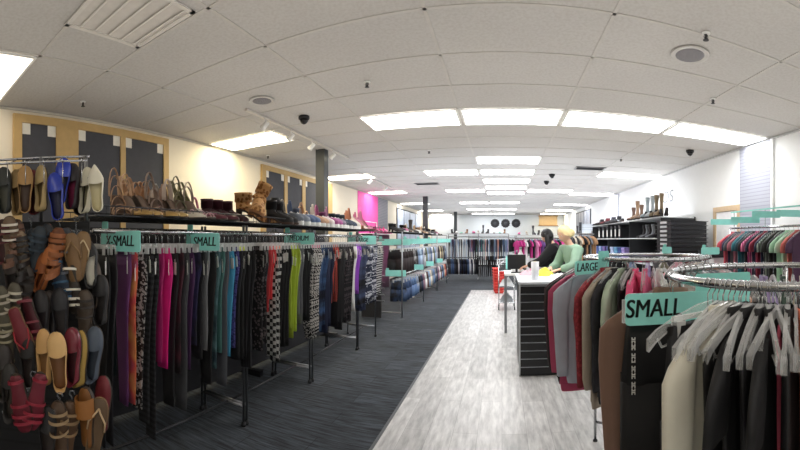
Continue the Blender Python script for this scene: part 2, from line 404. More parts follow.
# ---------------------------------------------------------------- boards on the left wall
TAN = mat('#c9a86f', 0.6); SLATE = mat('#4b4c52', 0.8); TAPE = mat('#f4efe2', 0.6)
def display_board(label, y0, y1, z0, z1, spans, dark=None):
    t = thing('display_board', label, 'wall board', (XL, (y0 + y1) / 2, z0))
    yc = (y0 + y1) / 2; f = 0.09
    fr = MB().b2((0.001, y0 - yc, 0), (0.04, y1 - yc, f)).b2((0.001, y0 - yc, z1 - z0 - f), (0.04, y1 - yc, z1 - z0))
    edges = [y0] + [e for s in spans for e in s] + [y1]
    for a, b in zip(edges[::2], edges[1::2]):
        fr.b2((0.001, a - yc, f), (0.04, b - yc, z1 - z0 - f))
    fr.build('frame', TAN, t)
    for a, b in spans:
        p = MB().b2((0.001, a - yc + 0.001, f + 0.001), (0.022, b - yc - 0.001, z1 - z0 - f - 0.001)).build('panel', SLATE, t)
        for yy, s in ((a, 1), (b, -1)):
            for zz, sz in ((f + 0.001, 1), (z1 - z0 - f - 0.001, -1)):
                q = MB().b2((0.0225, yy - yc + s * 0.002, zz), (0.026, yy - yc + s * 0.10, zz + sz * 0.12))
                q.build('paper_corner', TAPE, p)
    return t
sp = lambda px: YX(px, XL)
display_board('tan framed board with three dark panels behind the shoe display', sp(12.5), sp(167), 1.0, 2.86, [(sp(21), sp(55)), (sp(77), sp(119)), (sp(124), sp(162))])
display_board('tan framed board with three dark panels beyond the tan woven shoes', sp(260.5), sp(331), 1.0, 2.84, [(sp(264.5), sp(283)), (sp(286), sp(301)), (sp(304), sp(327))])

# ---------------------------------------------------------------- signs
def size_sign(label, word, loc, rz, w, h, tabw, tabh, tab_at='left', size=None, group='teal size signs', tx=0.0, stalk=None):
    """rounded teal board in local XZ (origin: lower left corner), facing -Y, with a hooking tab rising at one end"""
    t = thing('size_sign', label, 'sign', loc, rz, group)
    def rr(x0, z0, x1, z1, r):
        pts = []
        for cx, cz, a0 in ((x1 - r, z1 - r, 0), (x0 + r, z1 - r, 90), (x0 + r, z0 + r, 180), (x1 - r, z0 + r, 270)):
            for i in range(4):
                a = math.radians(a0 + i * 30); pts.append((cx + r * math.cos(a), cz + r * math.sin(a)))
        return pts
    b = MB(); r = min(0.014, h * 0.2)
    b.prism(rr(0, 0, w, h, r), 1, -0.002, 0.002)
    b.build('board', TEAL, t)
    x0 = 0.01 if tab_at == 'left' else w - tabw - 0.0
    MB().prism(rr(x0, h * 0.5, x0 + tabw, h + tabh, 0.008), 1, -0.0018, 0.0018).build('hook_tab', mat('#90e2d8', 0.55), t)
    if word:
        sz = size or h * 0.62
        text_part(word, sz, INK, t, ((w / 2) + tx, -0.0032, h * 0.5), (PI / 2, 0, 0), sx=0.8)
    return t

# ---------------------------------------------------------------- garment meshes (shared) and copies
MESH = {}
MILKY = clear_plastic('milky_plastic', '#fbfcfc', 0.95)
def shared(key, fn):
    if key not in MESH: MESH[key] = fn()
    return MESH[key]
def ring_xy(hx, hy, z, cx=0.0, cy=0.0, n=14, wob=0.0, ph=0.0, k=3):
    return [(cx + hx * math.cos(a), cy + (hy * (1 + wob * math.sin(k * a + ph))) * math.sin(a) + 0, z) for a in [2 * PI * j / n for j in range(n)]]
def leggings_mesh(L, seed, w=0.185):
    rr = random.Random(seed); m = MB(); rings = []; n = 13
    for i in range(n):
        f = i / (n - 1)
        hw = (w / 2) * (0.92 + 0.16 * math.sin(min(1, f / 0.3) * PI) - 0.38 * f)
        t = 0.008 + 0.010 * math.sin(PI * min(1, f * 2.2)) * (1 - f * 0.4) if f > 0 else 0.006
        sw = 0.006 * math.sin(f * 5 + seed)
        rings.append(ring_xy(hw, t, -0.03 - (L - 0.03) * f, cx=sw + 0.01 * f, cy=0.003 * math.sin(f * 7 + seed), n=14, wob=0.35, ph=seed + f * 2))
    return m.loft(rings).mesh('leggings', BLACK, True)
def waistband_mesh(w=0.15):
    return MB().loft([ring_xy(w / 2, 0.006, -0.031, n=14), ring_xy(w / 2 * 0.98, 0.005, 0.0, n=14)]).mesh('waistband', BLACK, True)
def tag_mesh():
    return MB().b2((-0.001, -0.022, -0.075), (0.001, 0.022, 0)).tube([(0, 0, 0), (0, 0.002, 0.02)], 0.0012, 4).mesh('price_tag', TAGM)
def hook_mesh(r=0.017, drop=0.075):
    pts = [(r * math.cos(a), 0, r * math.sin(a)) for a in [math.radians(-20 + i * 22) for i in range(11)]]
    pts = [(p[0], 0, p[2] - 0.0025) for p in pts] + [(-0.006, 0, -r - 0.004), (0, 0, -r - 0.012), (0, 0, -drop)]
    return MB().tube(pts, 0.0018, 5).mesh('hook', CHROME, True)
def clip_bar_mesh(w=0.2):
    return MB().b2((-w / 2, -0.005, -0.088), (w / 2, 0.005, -0.0755)).b2((-0.014, -0.006, -0.0885), (0.014, 0.006, -0.074)).mesh('clip_hanger', MILKY)
def clip_mesh():
    return MB().b2((-0.014, 0.009, -0.045), (0.014, 0.013, 0)).b2((-0.014, -0.013, -0.045), (0.014, -0.009, 0)).b2((-0.010, -0.013, -0.004), (0.010, 0.013, 0)).mesh('clip', MILKY)
def clip_hanger(loc, rz, label, group, w=0.15, full=True):
    o = obj('clip_hanger', shared(('bar', w), lambda: clip_bar_mesh(w)))
    o.location = loc; o.rotation_euler = (0, 0, rz); tag(o, label, 'hanger', group)
    if full:
        obj('hook', shared('hook', hook_mesh), o)
        for s in (-1, 1):
            c = obj('clip', shared('clip', clip_mesh), o); c.location = (s * (w / 2 - 0.02), 0, -0.0885)
    return o
def shirt_hanger_mesh(w=0.4, drop=0.10):
    m = MB()
    for s in (-1, 1):
        pts = [(0, 0, -0.055), (s * w * 0.12, 0, -0.062), (s * w * 0.3, 0, -0.088), (s * w * 0.44, 0, -0.12), (s * w * 0.5, 0, -0.142)]
        rings = []
        for i, p in enumerate(pts):
            h = 0.011 + 0.004 * (i > 2); t = 0.0045 + 0.003 * (i == 4)
            rings.append([(p[0], p[1] - t, p[2] - h), (p[0], p[1] + t, p[2] - h), (p[0], p[1] + t, p[2] + h), (p[0], p[1] - t, p[2] + h)])
        m.loft(rings)
        m.tube([(s * w * 0.43, 0, -0.128), (s * w * 0.40, 0, -0.150), (s * w * 0.36, 0, -0.146)], 0.0035, 5)
    m.tube([(-w * 0.36, 0, -0.146), (w * 0.36, 0, -0.146)], 0.0035, 5)
    return m.mesh('shirt_hanger', CLEAR)
def shirt_hanger(loc, rz, label, group, w=0.4, full=True, tilt=0.0):
    o = obj('shirt_hanger', shared(('sh', w), lambda: shirt_hanger_mesh(w)))
    o.location = loc; o.rotation_euler = (tilt, 0, rz); tag(o, label, 'hanger', group)
    if full: obj('hook', shared('hook55', lambda: hook_mesh(0.017, 0.062)), o)
    return o
def top_body_mesh(W, L, T, seed, fl=1.0, open_neck=True):
    """hanging top: flattened body, shoulders sloping from an open neck; local X = across the shoulders, z=0 at the hanger's hook"""
    m = MB(); rings = []; n = 36
    st = [(0.17, -0.060, .35), (0.34, -0.072, .55), (0.62, -0.100, .8), (0.90, -0.128, .95), (1.0, -0.155, 1.0), (0.97, -0.24, 1.05), (0.92, -0.38, 1.1), (0.93, -0.06 - L * .72, 1.15), (0.96 * fl, -0.06 - L * .9, 1.2), (0.97 * fl, -0.06 - L, 1.15)]
    for i, (wf, z, tf) in enumerate(st):
        rings.append([(W / 2 * wf * math.cos(a), (T / 2) * tf * math.sin(a) * (1 + (i > 3) * (0.38 * math.sin(4 * a + seed + i * 0.25) + 0.34 * math.sin(9 * a + 2 * seed + i * .12))), z - 0.004 * math.sin(3 * a + seed)) for a in [2 * PI * j / n for j in range(n)]])
    return m.loft(rings, cap=not open_neck).mesh('body', BLACK, True)
def sleeve_mesh(W, Ls, s, seed, long=True, T=0.05):
    x = s * W / 2
    if long:
        pts = [(x * 0.66, 0, -0.108), (x * 0.80, 0, -0.122), (x * 0.96, 0.002, -0.148), (x * 1.06, 0.004, -0.20), (x * 1.11, 0.008 * math.sin(seed), -0.32), (x * 1.10, 0.012 * math.sin(seed + 1), -0.45), (x * 1.07, 0.008 * math.sin(seed + 2), -0.16 - Ls * .9), (x * 1.07, 0.006, -0.16 - Ls)]
        hw = [0.012, 0.034, 0.052, 0.058, 0.052, 0.046, 0.038, 0.033]
    else:
        pts = [(x * 0.66, 0, -0.108), (x * 0.80, 0, -0.122), (x * 0.96, 0.002, -0.148), (x * 1.08, 0.004, -0.19), (x * 1.15, 0.003, -0.16 - Ls * .6), (x * 1.17, 0, -0.16 - Ls)]
        hw = [0.012, 0.034, 0.052, 0.06, 0.06, 0.058]
    rings = []
    for p, h in zip(pts, hw):
        rings.append([(p[0] + h * math.cos(a), p[1] + T * 0.42 * math.sin(a) * (1 + .25 * math.sin(3 * a + seed)), p[2] - h * 0.55 * s * math.cos(a) * max(0, min(1, (p[2] + .21) / .06))) for a in [2 * PI * j / 12 for j in range(12)]])
    return MB().loft(rings).mesh('sleeve', BLACK, True)
def hem_mesh(W, L, T, fl=1.0):
    n = 22; z = -0.06 - L
    r = lambda k, zz: [(W / 2 * k * math.cos(a), T / 2 * 1.12 * math.sin(a), zz) for a in [2 * PI * j / n for j in range(n)]]
    return MB().loft([r(0.95 * fl, z - 0.001), r(0.93 * fl, z - 0.028), r(0.90 * fl, z - 0.05)], cap=False).mesh('hem_band', BLACK, True)
def collar_mesh():
    n = 14
    r = lambda hx, hy, z: [(hx * math.cos(a), hy * math.sin(a), z) for a in [2 * PI * j / n for j in range(n)]]
    return MB().loft([r(0.066, 0.014, -0.0735), r(0.062, 0.016, -0.052), r(0.052, 0.012, -0.048)], cap=False).mesh('collar', BLACK, True)
def hood_mesh():
    n = 16
    r = lambda hx, hy, z, cy: [(hx * math.cos(a), cy + hy * math.sin(a), z) for a in [2 * PI * j / n for j in range(n)]]
    return MB().loft([r(0.075, 0.02, -0.075, 0.02), r(0.11, 0.035, -0.11, 0.05), r(0.10, 0.045, -0.19, 0.055), r(0.05, 0.025, -0.25, 0.045)]).mesh('hood', BLACK, True)
def top(kind, name, label, cat, loc, rz, m, group=None, W=0.42, L=0.58, T=0.05, Ls=0.5, seed=0, trim=None, parts=True, fl=1.0, tilt=0):
    """kind: long / short / none sleeves"""
    sd = seed % 3
    o = obj(name, shared(('top', W, L, T, sd, fl), lambda: top_body_mesh(W, L, T, sd, fl)), None, m)
    o.location = loc; o.rotation_euler = (0, tilt, rz); tag(o, label, cat, group)
    if kind != 'none':
        for s in (-1, 1):
            obj('sleeve', shared(('sl', W, Ls, s, sd, kind, T), lambda: sleeve_mesh(W, Ls, s, sd, kind == 'long', T)), o, m)
    if parts:
        if kind == 'long': obj('hem_band', shared(('hem', W, L, T, fl), lambda: hem_mesh(W, L, T, fl)), o, trim or m)
        obj('collar', shared('collar', collar_mesh), o, trim or m)
    return o

# ---------------------------------------------------------------- long leggings racks on the left
RX, RZ = -1.88, 1.55
def garment_rack(label, y0, y1):
    t = thing('garment_rack', label, 'clothes rack', (0, (y0 + y1) / 2, 0), 0, 'chrome racks along the left side')
    yc = (y0 + y1) / 2; a, b = y0 - yc, y1 - yc; xf, xr = -1.935, -2.40
    for x in (xf, xr):
        for y in (a, b):
            p = MB().tube([(x, y, 0.035), (x, y, 1.62)], 0.0105, 8).build('post', mat('#5f6164', 0.4, .7), t, True)
            MB().lathe([(0.02, 0.0), (0.022, 0.01), (0.016, 0.034)], 12, (x, y, 0)).build('foot', BLACK, p, True)
    r = MB().tube([(RX, a - 0.0, RZ), (RX, b, RZ)], 0.0125, 10)
    r.build('hanging_rail', CHROME, t, True)
    MB().tube([(-2.22, a, RZ), (-2.22, b, RZ)], 0.0125, 10).build('hanging_rail', CHROME, t, True)
    for y in (a, b):
        MB().tube([(xf, y, RZ), (xr, y, RZ)], 0.008, 8).build('end_bar', STEEL, t, True)
        MB().tube([(xf, y, 0.16), (xr, y, 0.16)], 0.011, 8).build('base_bar', STEEL, t, True)
    MB().tube([(-2.1, a, 0.16), (-2.1, b, 0.16)], 0.010, 8).build('base_bar', DARKMETAL, t, True)
    s = MB()
    for x in (xf + 0.10, xr): s.tube([(x, a, 1.635), (x, b, 1.635)], 0.005, 6); s.tube([(x, a, 1.69), (x, b, 1.69)], 0.004, 6)
    n = int((b - a) / 0.06)
    for i in range(n + 1):
        y = a + i * (b - a) / n
        s.tube([(xr, y, 1.69), (xr, y, 1.635), (xf + 0.10, y, 1.635), (xf + 0.10, y, 1.69)], 0.0025, 4)
    for i in range(1, 9):
        x = xr + (xf + 0.10 - xr) * i / 9; s.tube([(x, a, 1.635), (x, b, 1.635)], 0.0025, 4)
    s.build('wire_shelf', DARKMETAL, t)
    return t
garment_rack('chrome rack of leggings nearest the camera, under the X-SMALL and SMALL signs', 1.08, 2.48)
garment_rack('middle chrome rack of leggings, second along the left aisle', 2.52, 3.60)
garment_rack('third chrome rack of leggings, ending before the slat-ended stand', 3.66, 4.95)
garment_rack('short chrome rack behind the third leggings rack', 5.0, 5.75)

K = '#19191c'
# (photo x, name, material, length, waistband colour or None)
STY = [
 (104, 'black', mat(K), 1.08, None), (108, 'charcoal', mat('#2a2a2e'), 1.08, None), (114, 'soft black', mat('#1d1c20'), 1.0, None),
 (119, 'dusty coral', mat('#b8525a'), .93, '#5b2d45'), (124, 'purple', mat('#6d3a6d'), .93, None), (129, 'orange tie-dye', pmat('tiedye', '#e6a25a', '#7c4f86'), .86, None),
 (133, 'black with tie-dye waist', mat(K), .93, '#b0764a'), (139, 'black and white speckled', pmat('speckle', '#1a1a1c', '#a7a7a7'), .93, None),
 (146, 'black and grey panelled', pmat('band', '#18181b', '#2c2d31'), 1.1, None), (153, 'white floral on black', pmat('floral', '#c8c6c4', '#1c1c20'), 1.05, None),
 (158, 'magenta', mat('#b0236d'), .74, None), (163, 'hot pink', mat('#e01f86'), .78, None), (169, 'black with burgundy waist', mat(K), .93, '#6a2740'),
 (175, 'maroon print', pmat('galaxy', '#4b1d2c', '#22171c'), .86, None), (180, 'dark grey', mat('#46474b'), 1.05, None), (185, 'plum', mat('#4c2b55'), .78, None),
 (189, 'indigo with white cuffs', pmat('galaxy', '#2d2a52', '#15161f'), .7, '#e4e4e4'), (196, 'black capri', mat('#202024'), .7, None), (200, 'heather grey', mat('#77787c'), .72, None),
 (205, 'black flared', mat('#18181a'), 1.0, None), (210, 'teal grey marbled', pmat('galaxy', '#5f8388', '#2b3f48'), .8, None), (215, 'sea green', mat('#46706c'), .78, None),
 (220, 'slate grey', mat('#54565d'), 1.0, None), (225, 'sky blue', mat('#4aa0c8'), .74, '#242a3c'), (230, 'blue violet print', pmat('speckle', '#4a4480', '#272450'), .82, None),
 (236, 'lime topped black', mat('#1c1d1f'), .84, '#d3e02a'), (243, 'black ribbed', pmat('stripe', '#141416', '#26262a'), .9, None), (251, 'black cropped', mat('#1b1b1e'), .72, None),
 (258, 'black with floral panel', pmat('floral', '#5d5558', '#17171a'), .84, None), (265, 'black with coral stripe', mat('#c84145'), .5, '#d8565a'), (272, 'checked peach-waist', pmat('check', '#161618', '#b9b9b6'), .98, '#ef8d73'),
 (280, 'jet black', mat('#131315'), .9, None), (288, 'lime piped', mat('#a4b838'), .82, '#b9cc3a'), (295, 'grey marl', mat('#66686c'), .68, None), (301, 'black wide-leg', mat('#1a1a1d'), .7, None),
 (310, 'tribal print rose-waist', pmat('zigzag', '#17171a', '#bdbab6'), .92, '#c8597c'), (318, 'midnight galaxy', pmat('galaxy', '#3e5c86', '#15182a'), .86, None), (325, 'navy', mat('#232a45'), .9, None),
 (330, 'brick red striped', pmat('stripe', '#b84a3e', '#1d1a1d'), .6, None), (335, 'plain black', mat('#17171a'), .94, None), (345, 'dotted black', pmat('speckle', '#17171a', '#4a3f45'), .92, None),
 (350, 'black with white lower leg', mat('#d8d8d6'), .8, '#18181a'), (353, 'bright violet', mat('#8f47b8'), .62, None), (358, 'dark navy print', pmat('galaxy', '#3c4665', '#14151c'), .86, None),
 (365, 'white floral on navy', pmat('floral', '#c6c9d2', '#20263c'), .8, None), (370, 'navy and white speckled', pmat('speckle', '#232a40', '#c9ccd4'), .8, None), (376, 'black and white striped', pmat('band', '#1a1a1d', '#bcbcbc'), .75, None)]
SIGN_Y = [(1.22, 'X-SMALL'), (1.86, 'SMALL'), (3.2, 'MEDIUM'), (5.0, 'LARGE')]
ys = []
y = 1.13
while y < 5.7:
    if all(abs(y - e) > 0.012 for e in (2.48, 2.52, 3.60, 3.66, 4.95, 5.0)) and all(abs(y - s) > 0.02 for s, _ in SIGN_Y): ys.append(y)
    y += 0.05
used = {}
seq = []
for y in ys:
    px = XC + F * math.atan2(RX, y)
    s = min(STY, key=lambda t: abs(t[0] - px)); seq.append((y, s))
pos = {}
for i, (y, s) in enumerate(seq): pos.setdefault(s[1], []).append(i)
def run_label(i, names, noun, place):
    """the k-th copy of a style is placed by its count after the style that comes before its run"""
    nm = names[i]; same = [j for j, q in enumerate(names) if q == nm]
    if len(same) == 1: return f'{nm} {noun} {place}'
    return f'{nm} {noun} {place}, {ordw(same.index(i))} such from the front'
names = [s[1] for _, s in seq]
for i, (y, s) in enumerate(seq):
    px, nm, m, L, wb = s
    L = L + 0.05 * math.sin(i * 2.3)
    rz = rnd(-0.06, 0.06); x = RX + rnd(-0.012, 0.012)
    L = round(L * 20) / 20
    lab = run_label(i, names, 'leggings', 'on the left racks')
    o = obj('leggings', shared(('leg', L, i % 4), lambda: leggings_mesh(L, i % 4)), None, m)
    o.location = (RX, y, RZ - 0.10); o.rotation_euler = (0, 0, rz); tag(o, lab, 'leggings', 'leggings hanging along the left racks')
    obj('waistband', shared('wb', waistband_mesh), o, mat(wb) if wb else m)
    if i % 3 != 1:
        tg = obj('price_tag', shared('tag', tag_mesh), o); tg.location = (0.082, -0.014 + rnd(-.006, .006), -0.06 - rnd(0, .05)); tg.rotation_euler = (rnd(-.3, .3), 0, 0.9 + rnd(-.3, .3))
    clip_hanger((RX, y, RZ), rz, f'clear clip hanger holding the {"" if names.count(nm) == 1 else ordw([j for j, q in enumerate(names) if q == nm].index(i)) + " "}{nm} leggings' , 'clear clip hangers on the left racks')
size_sign('teal sign reading X-SMALL on the nearest leggings rack', 'X-SMALL', (-2.02, 1.22, 1.435), 0.05, 0.37, 0.115, 0.06, 0.06, size=0.085)
size_sign('teal sign reading SMALL on the leggings rack, right of the X-SMALL sign', 'SMALL', (-1.95, 1.86, 1.43), 0.05, 0.29, 0.115, 0.05, 0.06, size=0.085, tx=0.02)
size_sign('teal sign reading MEDIUM on the middle leggings rack', 'MEDIUM', (-2.0, 3.2, 1.46), 0.05, 0.32, 0.11, 0.05, 0.05)
size_sign('teal sign reading LARGE at the far end of the leggings racks', 'LARGE', (-2.08, 5.0, 1.44), 0.05, 0.40, 0.12, 0.05, 0.05)

# second rail at the back of the same racks
for y0, y1 in ((1.08, 2.48), (2.52, 3.60), (3.66, 4.95)):
    pass
DKS = [('black', K), ('charcoal', '#2b2c30'), ('dark plum', '#33212f'), ('navy', '#20263a'), ('dark teal', '#22383c'), ('dark brown', '#33282a')]
t_ = [(1.2 + i * 0.105) for i in range(24) if abs(1.2 + i * 0.105 - 2.5) > .06]
nn_ = [DKS[(i * 5 + i // 4) % 6][0] for i in range(len(t_))]
for i, y in enumerate(t_):
    nm, c = DKS[(i * 5 + i // 4) % 6]
    o = obj('leggings', shared(('leg', .85, i % 4), lambda: leggings_mesh(.85, i % 4)), None, mat(c))
    o.location = (-2.22, y, RZ - 0.10); o.rotation_euler = (0, 0, rnd(-.1, .1)); tag(o, run_label(i, nn_, 'leggings', 'on the rear rail of the left racks'), 'leggings', 'leggings on the rear rail')
    obj('waistband', shared('wb', waistband_mesh), o, mat(c))
    clip_hanger((-2.22, y, RZ), o.rotation_euler.z, 'clear clip hanger on the rear rail of the left racks', 'clear clip hangers on the rear rail')

t = thing('dark_backdrop', 'added dark backdrop panel behind the left leggings racks', 'display panel', (-2.68, 3.4, 0))  # added panel, keeps the gaps behind the leggings dark
MB().b2((-0.02, -2.0, 0.06), (0.02, 2.2, 1.60)).build('panel', mat('#222226', 0.7), t)
for y in (-1.9, 0.1, 2.1): MB().b2((-0.2, y - .03, 0), (0.2, y + .03, 0.06)).build('foot', DARKMETAL, t)
# ---------------------------------------------------------------- shoes
def sstep(a, b, x):
    t = max(0, min(1, (x - a) / (b - a))); return t * t * (3 - 2 * t)
def half_w(u, pt):
    w = 0.030 + 0.012 * sstep(0.25, 0.68, u)
    if u < 0.14: w *= math.sqrt(max(0.0, 1 - ((0.14 - u) / 0.14) ** 2)) * 0.9 + 0.1
    if u > 0.72:
        t = (u - 0.72) / 0.28
        w *= (max(0, 1 - t) ** 0.85 * 0.93 + 0.07) if pt else (math.sqrt(max(0, 1 - t * t)) * 0.88 + 0.12)
    return w
US = [0, .03, .07, .12, .2, .3, .4, .5, .58, .66, .74, .82, .89, .95, .985, 1]
def zb(u, Hh): return Hh * (1 - sstep(0.12, 0.72, u))
def sole_mesh(L, Hh, pt, ts, wedge):
    rings = []
    for u in US:
        w = half_w(u, pt); z1 = zb(u, Hh) + ts; z0 = 0.0 if wedge else zb(u, Hh)
        x = u * L
        rings.append([(x, -w, z0), (x, w, z0), (x, w * 1.02, z1), (x, -w * 1.02, z1)])
    return MB().loft(rings).mesh('sole', BLACK)
def insole_mesh(L, Hh, pt, ts):
    rings = [[(u * L, -half_w(u, pt) * .93, zb(u, Hh) + ts + .0008), (u * L, half_w(u, pt) * .93, zb(u, Hh) + ts + .0008), (u * L, half_w(u, pt) * .9, zb(u, Hh) + ts + .003), (u * L, -half_w(u, pt) * .9, zb(u, Hh) + ts + .003)] for u in US[1:-1]]
    return MB().loft(rings).mesh('insole', BLACK, True)
def upper_mesh(L, Hh, pt, ts, hh, hs, hv, vu):
    """heel cup and side walls open on top, closed vamp over the toes"""
    m = MB(); z_ = lambda u: zb(u, Hh) + ts
    for thick in (1.0,):
        left = [u for u in US if u <= vu + 0.05][::-1]
        path = [(u, 1) for u in left] + [(u, -1) for u in left[::-1]]
        a, b = [], []
        for u, s in path:
            w = half_w(u, pt); h = hs + (hh - hs) * (1 - sstep(0.0, 0.28, u)) + (hv * 0.6 - hs) * sstep(vu - 0.2, vu + 0.05, u)
            a.append((u * L, s * w, z_(u))); b.append((u * L - (0.004 if u < .05 else 0), s * w * 0.9, z_(u) + h))
        c = [(p[0] + 0.003 * (p[0] < 0.02), p[1] * 0.93, p[2]) for p in b]; d = [(p[0] + 0.003 * (p[0] < 0.02), p[1] * 0.93, p[2]) for p in a]
        m.loft([a, b, c, d], cap=False, closed=False)
    rings = []
    for u in [vu, vu + (1 - vu) * .2, vu + (1 - vu) * .4, vu + (1 - vu) * .6, vu + (1 - vu) * .78, vu + (1 - vu) * .92, 1.0]:
        w = half_w(u, pt) * 1.01; f = (u - vu) / (1 - vu)
        h = hv * (1 - 0.62 * f * f) if f < 0.98 else hv * 0.25
        rings.append([(u * L - 0.012 * (1 - f) * math.sin(q) ** 2, w * math.cos(q), z_(u) + h * math.sin(q) ** 0.8 if 0 < q < PI else z_(u)) for q in [PI * k / 10 for k in range(11)]])
    m.loft(rings, cap=False, closed=False)
    return m.mesh('upper', BLACK, True)
def strap_mesh(L, Hh, pt, ts, straps):
    m = MB()
    for u, h, wd in straps:
        w = half_w(u, pt) * 1.03; z = zb(u, Hh) + ts - 0.003
        r1, r2 = [], []
        for q in [PI * k / 10 for k in range(11)]:
            y, zz = w * math.cos(q), z + h * math.sin(q)
            r1.append((u * L - wd / 2 - h * 0.15 * math.sin(q), y, zz)); r2.append((u * L + wd / 2 - h * 0.15 * math.sin(q), y, zz))
        o1 = [(p[0], p[1] * 1.05, p[2] + 0.003) for p in r1]; o2 = [(p[0], p[1] * 1.05, p[2] + 0.003) for p in r2]
        for A, B in ((r1, r2), (o2, o1), (r1, o1), (r2, o2)): m.loft([A, B], cap=False, closed=False)
    return m.mesh('strap', BLACK, True)
def thong_mesh(L, Hh, ts):
    m = MB(); z = zb(.8, Hh) + ts
    for s in (-1, 1): m.tube([(L * .82, 0, z), (L * .78, s * .008, z + .018), (L * .62, s * .034, zb(.62, Hh) + ts + .018), (L * .45, s * .036, zb(.45, Hh) + ts)], 0.004, 6)
    return m.mesh('strap', BLACK, True)
def heel_mesh(L, Hh, block):
    r0, r1 = (0.022, 0.018) if block else (0.02, 0.006)
    m = MB(); rings = []
    for f in (0, .25, .6, 1):
        r = r0 + (r1 - r0) * f ** .6; rings.append([(L * .075 - .006 * f + r * math.cos(a), r * math.sin(a), (zb(.07, Hh)) * (1 - f)) for a in [2 * PI * k / 10 for k in range(10)]])
    return m.loft(rings).mesh('heel', BLACK, True)
def shaft_mesh(L, Hh, h, slouch):
    rings = []
    z0 = Hh + 0.02
    for f in (0, .12, .3, .5, .7, .88, 1):
        rx = L * (0.21 - 0.06 * sstep(0, .35, f) + 0.06 * sstep(.4, 1, f)) + slouch * math.sin(f * 22); ry = rx * .74
        rings.append([(L * .21 - 0.012 * sstep(0, .3, f) + rx * math.cos(a), ry * math.sin(a), z0 + h * f) for a in [2 * PI * k / 16 for k in range(16)]])
    inner = [[(p[0] * .96 + L * .008, p[1] * .94, p[2]) for p in rings[-1]], [(p[0] * .96 + L * .008, p[1] * .94, p[2] - .06) for p in rings[-1]]]
    return MB().loft(rings + inner).mesh('shaft', BLACK, True)
def lace_mesh(L, Hh, ts, hv, vu):
    m = MB()
    for i in range(4):
        u = vu - 0.015 + i * 0.045; z = zb(u, Hh) + ts + hv * (1 - .3 * i / 4) + .004
        m.tube([(u * L, -.018, z - .006), (u * L, 0, z), (u * L, .018, z - .006)], .0028, 5)
    return m.mesh('laces', BLACK, True)
def shoe(kind, label, c1, c2=None, sole='#2a2320', L=0.245, group=None, loc=(0, 0, 0), rot=None, cat='shoe', pt=None, Hh=None, nparts=True):
    c2 = c2 or c1
    M1 = c1 if not isinstance(c1, str) else mat(c1, 0.55); M2 = c2 if not isinstance(c2, str) else mat(c2, 0.55); MS = mat(sole, 0.6)
    nm = {'flat': 'ballet_flat', 'pump': 'pump_shoe', 'sandal': 'strappy_sandal', 'flip': 'flip_flop', 'heel': 'heeled_sandal', 'wedge': 'wedge_sandal', 'sneaker': 'sneaker', 'boot': 'boot', 'bootie': 'ankle_boot', 'slide': 'slide_sandal', 'glad': 'gladiator_sandal'}[kind]
    t = thing(nm, label, cat, loc, 0, group)
    D = {'flat': (0.008, False), 'pump': (0.075, True), 'sandal': (0.006, False), 'flip': (0.006, False), 'heel': (0.09, False), 'wedge': (0.07, False), 'sneaker': (0.0, False), 'boot': (0.035, False), 'bootie': (0.04, False), 'slide': (0.01, False), 'glad': (0.09, False)}[kind]
    H_ = D[0] if Hh is None else Hh; p = D[1] if pt is None else pt
    ts = {'sneaker': 0.026, 'boot': 0.016, 'bootie': 0.014, 'wedge': 0.014, 'flip': 0.014, 'sandal': 0.012, 'slide': 0.016}.get(kind, 0.008)
    S = lambda n, key, fn, m, par=t: obj(n, shared((n, L, H_, p, ts) + key, fn), par, m)
    S('sole', (kind == 'wedge',), lambda: sole_mesh(L, H_, p, ts, kind == 'wedge'), MS if kind != 'wedge' else MS)
    if kind in ('flat', 'pump', 'sneaker', 'bootie', 'boot'):
        hh, hs, hv, vu = {'flat': (.042, .026, .036, .62), 'pump': (.05, .03, .036, .64), 'sneaker': (.065, .05, .062, .5), 'bootie': (.07, .06, .06, .45), 'boot': (.07, .06, .06, .45)}[kind]
        S('upper', (kind,), lambda: upper_mesh(L, H_, p, ts, hh, hs, hv, vu), M1)
        if kind in ('boot', 'bootie'):
            h = 0.26 if kind == 'boot' else 0.10
            S('shaft', (kind,), lambda: shaft_mesh(L, H_, h, 0.003 if kind == 'boot' else 0), M1)
        else: S('insole', (), lambda: insole_mesh(L, H_, p, ts), M2)
        if kind == 'sneaker': S('laces', (), lambda: lace_mesh(L, H_, ts, hv, vu), mat('#f0f0ee'))
    else:
        S('insole', (), lambda: insole_mesh(L, H_, p, ts), M2)
        if kind == 'flip': S('strap', ('thong',), lambda: thong_mesh(L, H_, ts), M1)
        else:
            st = {'sandal': [(.82, .035, .012), (.70, .042, .012), (.52, .05, .010), (.12, .06, .012)], 'heel': [(.80, .034, .045), (.66, .04, .02), (.12, .085, .022), (.2, .115, .02)], 'wedge': [(.78, .036, .05), (.12, .07, .018)], 'slide': [(.70, .045, .075)],
                  'glad': [(.84, .03, .022), (.74, .036, .018), (.62, .044, .022), (.48, .056, .022), (.34, .075, .024), (.2, .1, .024), (.13, .135, .026)]}[kind]
            for i, s_ in enumerate(st):
                S('strap', ('st', i, kind), lambda: strap_mesh(L, H_, p, ts, [s_]), M1)
    if kind in ('pump', 'heel', 'glad'): S('heel', (kind,), lambda: heel_mesh(L, H_, kind != 'pump'), MS if kind == 'pump' else M2)
    if kind in ('bootie', 'boot') and H_ > .01: S('heel', ('b',), lambda: heel_mesh(L, H_, True), MS)
    if rot is not None: t.rotation_euler = rot
    return t
